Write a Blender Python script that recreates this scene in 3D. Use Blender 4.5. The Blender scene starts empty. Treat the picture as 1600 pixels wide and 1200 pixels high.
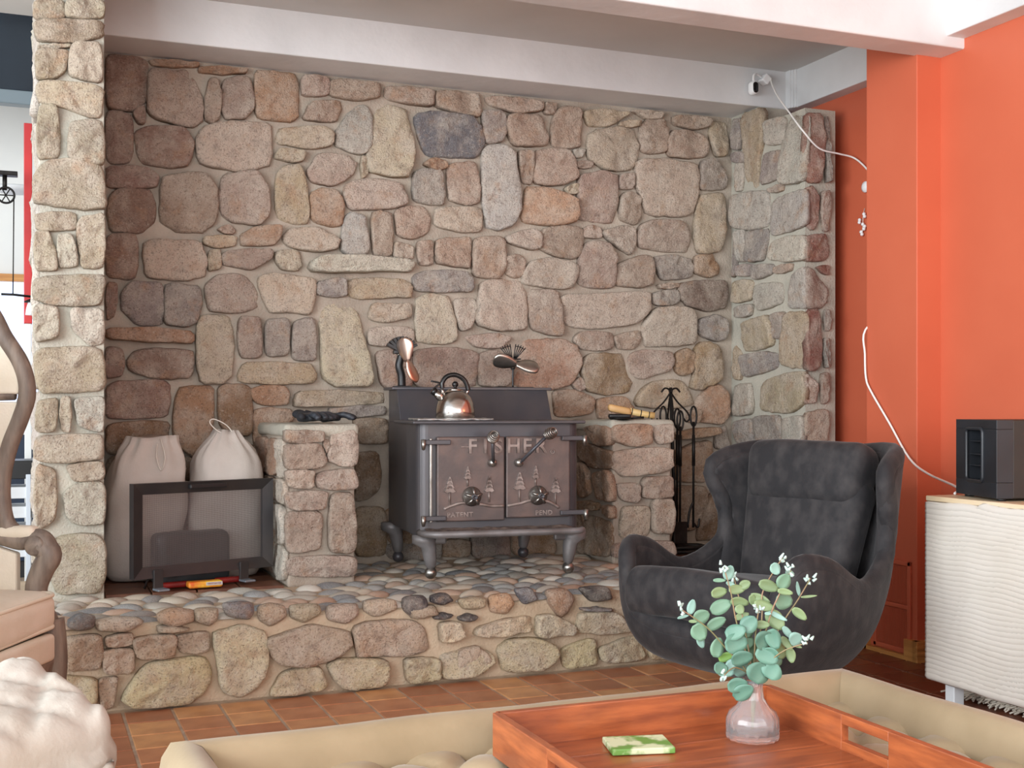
import bpy, bmesh, math, random
from mathutils import Vector, Matrix, noise

# ------------------------------------------------------------------ camera, world, light, exposure
SC = bpy.context.scene
COL = SC.collection
rng = random.Random(11)

cam = bpy.data.cameras.new('camera')
cam.lens = 1880.0 / 1600.0 * 36.0
cam.sensor_width = 36.0
cam.shift_y = 37.0 / 1600.0
cam.clip_start = 0.02
cam_ob = bpy.data.objects.new('camera', cam)
cam_ob.location = (0.0, 0.0, 0.95)
cam_ob.rotation_euler = (math.pi / 2, 0, -math.radians(22.0))
COL.objects.link(cam_ob)
SC.camera = cam_ob

SC.view_settings.view_transform = 'Standard'
SC.view_settings.look = 'None'
SC.view_settings.exposure = 0.0
SC.view_settings.gamma = 1.0
SC.view_settings.use_curve_mapping = False

world = bpy.data.worlds.new('daylight')
SC.world = world
world.use_nodes = True
world.node_tree.nodes['Background'].inputs[0].default_value = (0.86, 0.93, 1.0, 1)
world.node_tree.nodes['Background'].inputs[1].default_value = 1.05


def area_light(name, loc, target, sx, sy, power, col):
    l = bpy.data.lights.new(name, 'AREA')
    l.shape = 'RECTANGLE'
    l.size, l.size_y = sx, sy
    l.energy = power
    l.color = col
    o = bpy.data.objects.new(name, l)
    o.location = loc
    o.rotation_euler = (Vector(target) - Vector(loc)).to_track_quat('-Z', 'Y').to_euler()
    COL.objects.link(o)
    return o


# daylight from the big window behind the viewer and the windows on the left, plus added rear fill
area_light('window_light_behind', (-1.5, -2.4, 1.6), (2.0, 4.4, 0.9), 4.2, 2.2, 178, (0.98, 0.98, 1.0))
area_light('fill_light_rear', (1.9, -2.6, 1.6), (1.4, 4.2, 0.8), 2.4, 2.0, 62, (1.0, 0.98, 0.95))  # added fill for the armchair's front; no window known there
area_light('window_light_side', (-4.0, 0.6, 1.7), (1.8, 4.3, 1.0), 4.4, 2.6, 500, (0.90, 0.96, 1.0))


# ------------------------------------------------------------------ helpers
def lin(c):
    r = []
    for v in c[:3]:
        v = v / 255.0
        r.append(v / 12.92 if v <= 0.04045 else ((v + 0.055) / 1.055) ** 2.4)
    return (r[0], r[1], r[2], 1.0)


def material(name, rgb, rough=0.6, metal=0.0, rgb2=None, vscale=6.0, vmix=1.0, vdetail=4.0, bump=0.0, bscale=60.0,
             bdist=0.004, objcol=False, stretch=None, spec=None, emit=None, coords='Object', sheen=0.0, ramp=(0.35, 0.65), coat=0.0):
    m = bpy.data.materials.new(name)
    m.use_nodes = True
    nt = m.node_tree
    N, L = nt.nodes, nt.links
    b = N['Principled BSDF']
    b.inputs['Roughness'].default_value = rough
    b.inputs['Metallic'].default_value = metal
    if spec is not None:
        b.inputs['Specular IOR Level'].default_value = spec
    if sheen:
        b.inputs['Sheen Weight'].default_value = sheen
        b.inputs['Sheen Roughness'].default_value = 0.4
    if coat:
        b.inputs['Coat Weight'].default_value = coat
        b.inputs['Coat Roughness'].default_value = 0.15
    b.inputs['Base Color'].default_value = lin(rgb)
    tc = N.new('ShaderNodeTexCoord')
    vec = tc.outputs[coords]
    if stretch:
        mp = N.new('ShaderNodeMapping')
        mp.inputs['Scale'].default_value = stretch
        L.new(vec, mp.inputs['Vector'])
        vec = mp.outputs['Vector']
    if rgb2 is not None or objcol:
        nz = N.new('ShaderNodeTexNoise')
        nz.inputs['Scale'].default_value = vscale
        nz.inputs['Detail'].default_value = vdetail
        L.new(vec, nz.inputs['Vector'])
        rp = N.new('ShaderNodeMapRange')
        rp.inputs['From Min'].default_value = ramp[0]
        rp.inputs['From Max'].default_value = ramp[1]
        rp.inputs['To Max'].default_value = vmix
        L.new(nz.outputs['Fac'], rp.inputs['Value'])
        mx = N.new('ShaderNodeMix')
        mx.data_type = 'RGBA'
        mx.inputs['A'].default_value = lin(rgb)
        mx.inputs['B'].default_value = lin(rgb2 if rgb2 else rgb)
        L.new(rp.outputs['Result'], mx.inputs['Factor'])
        if objcol:
            oi = N.new('ShaderNodeObjectInfo')
            L.new(oi.outputs['Color'], mx.inputs['A'])
        L.new(mx.outputs['Result'], b.inputs['Base Color'])
    if bump:
        n2 = N.new('ShaderNodeTexNoise')
        n2.inputs['Scale'].default_value = bscale
        n2.inputs['Detail'].default_value = 5.0
        L.new(vec, n2.inputs['Vector'])
        bp = N.new('ShaderNodeBump')
        bp.inputs['Strength'].default_value = bump
        bp.inputs['Distance'].default_value = bdist
        L.new(n2.outputs['Fac'], bp.inputs['Height'])
        L.new(bp.outputs['Normal'], b.inputs['Normal'])
    if emit:
        b.inputs['Emission Color'].default_value = lin(emit[0])
        b.inputs['Emission Strength'].default_value = emit[1]
    return m


def stone_material():
    """granite: the object's own colour, large soft patches, fine dark and light mineral grains, pitted relief"""
    m = bpy.data.materials.new('granite')
    m.use_nodes = True
    nt = m.node_tree
    N, L = nt.nodes, nt.links
    b = N['Principled BSDF']
    b.inputs['Roughness'].default_value = 0.85
    b.inputs['Specular IOR Level'].default_value = 0.25
    geo = N.new('ShaderNodeNewGeometry')
    oi = N.new('ShaderNodeObjectInfo')

    def nz(scale, detail, rough=0.6):
        n = N.new('ShaderNodeTexNoise')
        n.inputs['Scale'].default_value = scale
        n.inputs['Detail'].default_value = detail
        n.inputs['Roughness'].default_value = rough
        L.new(geo.outputs['Position'], n.inputs['Vector'])
        return n.outputs['Fac']

    def mapr(v, a, c, lo, hi):
        r = N.new('ShaderNodeMapRange')
        for k, x in (('From Min', a), ('From Max', c), ('To Min', lo), ('To Max', hi)):
            r.inputs[k].default_value = x
        L.new(v, r.inputs['Value'])
        return r.outputs['Result']

    def mix(fac, a, bb, mode='MIX'):
        x = N.new('ShaderNodeMix')
        x.data_type = 'RGBA'
        x.blend_type = mode
        L.new(fac, x.inputs['Factor'])
        for k, v in (('A', a), ('B', bb)):
            if isinstance(v, tuple):
                x.inputs[k].default_value = v
            else:
                L.new(v, x.inputs[k])
        return x.outputs['Result']

    c = oi.outputs['Color']
    c = mix(mapr(nz(9, 5, 0.65), 0.40, 0.66, 0, 0.6), c, lin((212, 199, 184)))
    c = mix(mapr(nz(22, 5, 0.7), 0.52, 0.70, 0, 0.5), c, lin((128, 110, 100)))
    c = mix(mapr(nz(14, 3), 0.56, 0.72, 0, 0.5), c, lin((184, 146, 116)))
    c = mix(mapr(nz(150, 3, 0.7), 0.54, 0.66, 0, 0.6), c, lin((92, 72, 62)))
    c = mix(mapr(nz(110, 3, 0.7), 0.58, 0.72, 0, 0.55), c, lin((222, 210, 196)))
    L.new(c, b.inputs['Base Color'])
    ad = N.new('ShaderNodeMath')
    ad.operation = 'ADD'
    L.new(nz(34, 8, 0.72), ad.inputs[0])
    L.new(mapr(nz(160, 3), 0, 1, 0, 0.45), ad.inputs[1])
    bp = N.new('ShaderNodeBump')
    bp.inputs['Strength'].default_value = 0.9
    bp.inputs['Distance'].default_value = 0.022
    L.new(ad.outputs[0], bp.inputs['Height'])
    L.new(bp.outputs['Normal'], b.inputs['Normal'])
    return m


def mesh_obj(name, verts, faces, mat=None, parent=None, smooth=True, loc=None):
    me = bpy.data.meshes.new(name)
    me.from_pydata([tuple(v) for v in verts], [], faces)
    me.validate()
    bm = bmesh.new()
    bm.from_mesh(me)
    bmesh.ops.recalc_face_normals(bm, faces=bm.faces)
    bm.to_mesh(me)
    bm.free()
    if smooth:
        me.polygons.foreach_set('use_smooth', [True] * len(me.polygons))
    return link(name, me, mat, parent, loc)


def link(name, me, mat=None, parent=None, loc=None):
    if mat is not None and not me.materials:
        me.materials.append(mat)
    o = bpy.data.objects.new(name, me)
    COL.objects.link(o)
    if parent is not None:
        o.parent = parent
    if loc is not None:
        o.location = loc
    return o


def bm_obj(name, bm, mat=None, parent=None, smooth=False, loc=None):
    me = bpy.data.meshes.new(name)
    bm.normal_update()
    bm.to_mesh(me)
    bm.free()
    if smooth:
        me.polygons.foreach_set('use_smooth', [True] * len(me.polygons))
    return link(name, me, mat, parent, loc)


def bevel_box(name, lo, hi, mat, parent=None, bev=0.004, seg=2, smooth=False, rot=None):
    c = [(a + b) / 2 for a, b in zip(lo, hi)]
    bm = bmesh.new()
    bmesh.ops.create_cube(bm, size=1.0)
    for v in bm.verts:
        v.co = Vector([v.co[i] * (hi[i] - lo[i]) for i in range(3)])
    if bev:
        bmesh.ops.bevel(bm, geom=list(bm.edges), offset=bev, segments=seg, affect='EDGES', profile=0.5)
    if parent is None:
        bmesh.ops.translate(bm, vec=Vector(c), verts=bm.verts)
        c = (0, 0, 0)
    o = bm_obj(name, bm, mat, parent, smooth, c)
    if rot:
        o.rotation_euler = rot
    return o


def prism(name, poly, x0, x1, mat, parent=None, bev=0.0, axis='x', smooth=False):
    """polygon in the two other axes swept along one axis"""
    bm = bmesh.new()

    def P(a, q):
        return {'x': (a, q[0], q[1]), 'y': (q[0], a, q[1]), 'z': (q[0], q[1], a)}[axis]
    A = [bm.verts.new(P(x0, q)) for q in poly]
    B = [bm.verts.new(P(x1, q)) for q in poly]
    n = len(poly)
    bm.faces.new(A)
    bm.faces.new(B[::-1])
    for i in range(n):
        bm.faces.new((A[i], B[i], B[(i + 1) % n], A[(i + 1) % n]))
    bmesh.ops.recalc_face_normals(bm, faces=bm.faces)
    if bev:
        bmesh.ops.bevel(bm, geom=list(bm.edges), offset=bev, segments=2, affect='EDGES', profile=0.5)
    return bm_obj(name, bm, mat, parent, smooth)


def smooth_path(pts, n=6, closed=False):
    pts = [Vector(p) for p in pts]
    out = []
    m = len(pts)
    rngi = range(m if closed else m - 1)
    for i in rngi:
        if closed:
            p0, p1, p2, p3 = pts[(i - 1) % m], pts[i], pts[(i + 1) % m], pts[(i + 2) % m]
        else:
            p0, p1, p2, p3 = pts[max(i - 1, 0)], pts[i], pts[i + 1], pts[min(i + 2, m - 1)]
        for k in range(n):
            t = k / n
            out.append(0.5 * ((2 * p1) + (p2 - p0) * t + (2 * p0 - 5 * p1 + 4 * p2 - p3) * t * t + (3 * p1 - p0 - 3 * p2 + p3) * t ** 3))
    if not closed:
        out.append(pts[-1])
    return out


def tube_geo(pts, r, n=8, closed=False, V=None, Fc=None, flat=1.0):
    V = [] if V is None else V
    Fc = [] if Fc is None else Fc
    pts = [Vector(p) for p in pts]
    m = len(pts)
    R = r if isinstance(r, (list, tuple)) else [r] * m
    if len(R) != m:
        R = [R[0] + (R[-1] - R[0]) * i / (m - 1) if len(R) == 2 else R[min(int(i * len(R) / m), len(R) - 1)] for i in range(m)]
    base = len(V)
    up = None
    for i in range(m):
        if closed:
            t = pts[(i + 1) % m] - pts[i - 1]
        else:
            t = pts[min(i + 1, m - 1)] - pts[max(i - 1, 0)]
        if t.length < 1e-9:
            t = Vector((0, 0, 1))
        t.normalize()
        if up is None:
            up = Vector((0, 0, 1)) if abs(t.z) < 0.9 else Vector((1, 0, 0))
        s = t.cross(up)
        if s.length < 1e-6:
            s = t.cross(Vector((0, 1, 0.1)))
        s.normalize()
        up = s.cross(t).normalized()
        for k in range(n):
            a = 2 * math.pi * k / n
            V.append(pts[i] + (s * math.cos(a) + up * math.sin(a) * flat) * R[i])
    for i in range(m if closed else m - 1):
        j = (i + 1) % m
        for k in range(n):
            l = (k + 1) % n
            Fc.append((base + i * n + k, base + i * n + l, base + j * n + l, base + j * n + k))
    if not closed:
        Fc.append(tuple(base + k for k in range(n))[::-1])
        Fc.append(tuple(base + (m - 1) * n + k for k in range(n)))
    return V, Fc


def tube(name, pts, r, mat, parent=None, n=8, closed=False, flat=1.0):
    V, Fc = tube_geo(pts, r, n, closed, flat=flat)
    return mesh_obj(name, V, Fc, mat, parent)


def lathe(name, prof, mat, parent=None, n=32, loc=None, rot=None, ripple=0.0, rn=12):
    V, Fc = [], []
    for (r, z) in prof:
        for k in range(n):
            a = 2 * math.pi * k / n
            rr = r * (1 + ripple * math.cos(rn * a))
            V.append((rr * math.cos(a), rr * math.sin(a), z))
    m = len(prof)
    for i in range(m - 1):
        for k in range(n):
            l = (k + 1) % n
            Fc.append((i * n + k, i * n + l, (i + 1) * n + l, (i + 1) * n + k))
    if prof[0][0] > 1e-5:
        Fc.append(tuple(range(n))[::-1])
    if prof[-1][0] > 1e-5:
        Fc.append(tuple((m - 1) * n + k for k in range(n)))
    o = mesh_obj(name, V, Fc, mat, parent, loc=loc)
    bmx = bmesh.new()
    bmx.from_mesh(o.data)
    bmesh.ops.remove_doubles(bmx, verts=bmx.verts, dist=1e-5)
    bmx.to_mesh(o.data)
    bmx.free()
    if rot:
        o.rotation_euler = rot
    return o


def rbox_geo(size, r, n=6, fn=None, mid=8):
    """box with rounded edges on a fine grid; fn displaces the points"""
    h = [s / 2 for s in size]
    axes = []
    for k in range(3):
        rr = min(r, h[k] * 0.999)
        inner = h[k] - rr
        a = [-h[k] + rr * (1 - math.cos(math.pi / 2 * i / n)) for i in range(n)]
        b = [-inner + 2 * inner * i / mid for i in range(mid + 1)]
        c = [-x for x in a[::-1]]
        axes.append(a + b + c)
    V, Fc, idx = [], [], {}

    def vert(p):
        key = tuple(round(x, 6) for x in p)
        if key not in idx:
            q = []
            for k in range(3):
                rr = min(r, h[k] * 0.999)
                q.append(max(-(h[k] - rr), min(h[k] - rr, p[k])))
            d = Vector([(p[k] - q[k]) / min(r, h[k] * 0.999) for k in range(3)])
            if d.length > 1e-9:
                mlen = max(abs(x) for x in d)
                d = d / d.length * mlen
            w = Vector([q[k] + d[k] * min(r, h[k] * 0.999) for k in range(3)])
            idx[key] = len(V)
            V.append(fn(w) if fn else w)
        return idx[key]
    for k in range(3):
        a, b = (k + 1) % 3, (k + 2) % 3
        for sgn in (-1, 1):
            for i in range(len(axes[a]) - 1):
                for j in range(len(axes[b]) - 1):
                    q = []
                    for (ii, jj) in ((i, j), (i + 1, j), (i + 1, j + 1), (i, j + 1)):
                        p = [0, 0, 0]
                        p[k] = sgn * h[k]
                        p[a] = axes[a][ii]
                        p[b] = axes[b][jj]
                        q.append(vert(p))
                    if len(set(q)) >= 3:
                        Fc.append(tuple(q if sgn > 0 else q[::-1]))
    return V, Fc


def rbox(name, size, r, mat, parent=None, loc=None, rot=None, fn=None, n=5, mid=8):
    V, Fc = rbox_geo(size, r, n, fn, mid)
    o = mesh_obj(name, V, Fc, mat, parent, loc=loc)
    if rot:
        o.rotation_euler = rot
    return o


def thing(name, label, cat, loc=(0, 0, 0), rz=0.0, group=None):
    o = bpy.data.objects.new(name, None)
    o.empty_display_size = 0.05
    COL.objects.link(o)
    o.location = loc
    o.rotation_euler = (0, 0, rz)
    return tag(o, label, cat, group)


def tag(o, label=None, cat=None, group=None, kind=None):
    if label:
        o['label'] = label
    if cat:
        o['category'] = cat
    if group:
        o['group'] = group
    if kind:
        o['kind'] = kind
    return o


def struct(o):
    o['kind'] = 'structure'
    return o


def text_obj(name, s, size, depth, mat, parent, loc, rot=(math.pi / 2, 0, 0), bold=0.0, spacing=1.0, align='CENTER'):
    cu = bpy.data.curves.new(name, 'FONT')
    cu.body = s
    cu.size = size
    cu.extrude = depth
    cu.offset = bold
    cu.space_character = spacing
    cu.align_x = align
    cu.align_y = 'CENTER'
    cu.resolution_u = 3
    tmp = bpy.data.objects.new('tmp_text', cu)
    COL.objects.link(tmp)
    dg = bpy.context.evaluated_depsgraph_get()
    me = bpy.data.meshes.new_from_object(tmp.evaluated_get(dg))
    bpy.data.objects.remove(tmp)
    me.name = name
    me.materials.clear()
    o = link(name, me, mat, parent, loc)
    o.rotation_euler = rot
    return o


# ------------------------------------------------------------------ stone building
STONE_RGB = {
    'p': (181, 157, 145), 'P': (203, 183, 170), 't': (194, 174, 152), 'T': (210, 192, 172), 'g': (163, 151, 147),
    'G': (194, 185, 179), 'o': (179, 142, 118), 'O': (147, 118, 96), 'd': (158, 129, 119), 'D': (127, 106, 98), 'w': (226, 215, 202),
    'r': (156, 108, 98), 'b': (127, 124, 130), 'k': (84, 79, 82)}
M_STONE = stone_material()
M_MORTAR_SAND = material('mortar_sand', (176, 154, 130), 0.9, rgb2=(194, 174, 150), vscale=7, bump=0.7, bscale=120, bdist=0.006, spec=0.2)
M_MORTAR = material('mortar', (156, 144, 131), 0.9, rgb2=(178, 166, 152), vscale=7, bump=0.7, bscale=120, bdist=0.006, spec=0.2)
M_MORTAR_LIGHT = material('mortar_pale', (168, 164, 152), 0.9, rgb2=(186, 180, 166), vscale=7, bump=0.7, bscale=120, bdist=0.006, spec=0.2)


def chaikin(p, k=2, q=0.22):
    for _ in range(k):
        o = []
        for i in range(len(p)):
            a, b = p[i], p[(i + 1) % len(p)]
            o.append(a.lerp(b, q))
            o.append(a.lerp(b, 1 - q))
        p = o
    return p


def resample(p, n):
    seg = [(p[(i + 1) % len(p)] - p[i]).length for i in range(len(p))]
    tot = sum(seg)
    out, i, acc = [], 0, 0.0
    for k in range(n):
        t = tot * k / n
        while acc + seg[i] < t and i < len(p) - 1:
            acc += seg[i]
            i += 1
        out.append(p[i].lerp(p[(i + 1) % len(p)], (t - acc) / max(seg[i], 1e-9)))
    return out


def add_stone(parent, poly, rgb, frame, depth, rough=0.010, name='stone', rounded=0.0, jit=0.12, n=32, grow=0.0075):
    """poly in wall coordinates; frame = (point, u axis, v axis, outward normal)"""
    o0, U, Vv, Nn = frame
    pts = resample(chaikin([Vector(q) for q in poly], 2, 0.115), n)
    c = sum(pts, Vector((0, 0))) / len(pts)
    pts = [q + (q - c) * (grow / (q - c).length) for q in pts]
    size = sum((q - c).length for q in pts) / len(pts)
    seed = rng.random() * 50
    pts = [c + (q - c) * (1 + 0.05 * noise.noise(Vector((q.x * 28, q.y * 28, seed))) + 0.03 * noise.noise(Vector((q.x * 80, q.y * 80, seed)))) for q in pts]
    rings = [(0.0, -0.3), (0.0, 0.5), (0.03, 0.82), (0.085, 0.97), (0.24, 1.0), (0.42, 1.0), (0.68, 1.0)]
    if rounded:
        rings = [(0.0, -0.2), (0.02, 0.15), (0.10, 0.5), (0.24, 0.78), (0.45, 0.95), (0.72, 1.02)]
    tx, ty = rng.uniform(-jit, jit), rng.uniform(-jit, jit)
    verts = []
    mind = min((q - c).length for q in pts)
    for (ins, dz) in rings:
        for q in pts:
            d = q - c
            l = d.length
            w = d * (1 - min(ins, 0.95) * (0.5 + 0.5 * mind / l))
            h = depth * dz
            if dz > 0.3:
                h += (w.x * tx + w.y * ty) + rough * noise.noise(Vector((w.x * 14, w.y * 14, seed))) + 0.7 * rough * noise.noise(Vector((w.x * 50, w.y * 50, seed + 9)))
            verts.append(U * w.x + Vv * w.y + Nn * h)
    verts.append(Nn * (depth * 1.03 + rough * noise.noise(Vector((0, 0, seed)))))
    F_ = []
    for i in range(len(rings) - 1):
        for k in range(n):
            l = (k + 1) % n
            F_.append((i * n + k, i * n + l, (i + 1) * n + l, (i + 1) * n + k))
    t = len(verts) - 1
    b0 = (len(rings) - 1) * n
    for k in range(n):
        F_.append((b0 + k, b0 + (k + 1) % n, t))
    F_.append(tuple(range(n))[::-1])
    s = mesh_obj(name, verts, F_, M_STONE, parent, loc=o0 + U * c.x + Vv * c.y)
    j = rng.uniform(0.92, 1.08)
    k = lin(rgb)
    s.color = (min(1, k[0] * j * rng.uniform(0.96, 1.04)), min(1, k[1] * j), min(1, k[2] * j * rng.uniform(0.96, 1.04)), 1)
    return s


def lay(parent, key, frame, depth, rough=0.010, name='stone', rounded=0.0, jit=0.12, tone=1.0, warm=0.02):
    for line in STONES[key].strip().split('\n'):
        w = line.split()
        code = w[0]
        poly = [tuple(int(x) / 1000.0 for x in q.split(',')) for q in w[1:]]
        d = depth * rng.uniform(0.75, 1.25)
        if code.endswith('3'):
            d = depth * 2.4
        rgb = STONE_RGB[code[0]]
        if code == 'o2':
            rgb = (204, 164, 138)
        if code == 'r2':
            rgb = (184, 144, 128)
        if code == 't2':
            rgb = (170, 142, 116)
        if code == 'o4':
            rgb = (204, 164, 136)
        add_stone(parent, poly, (rgb[0] * tone, rgb[1] * tone * (1 + warm * 0.25), rgb[2] * tone * (1 - warm)), frame, d, rough, name, rounded, jit)


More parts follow.
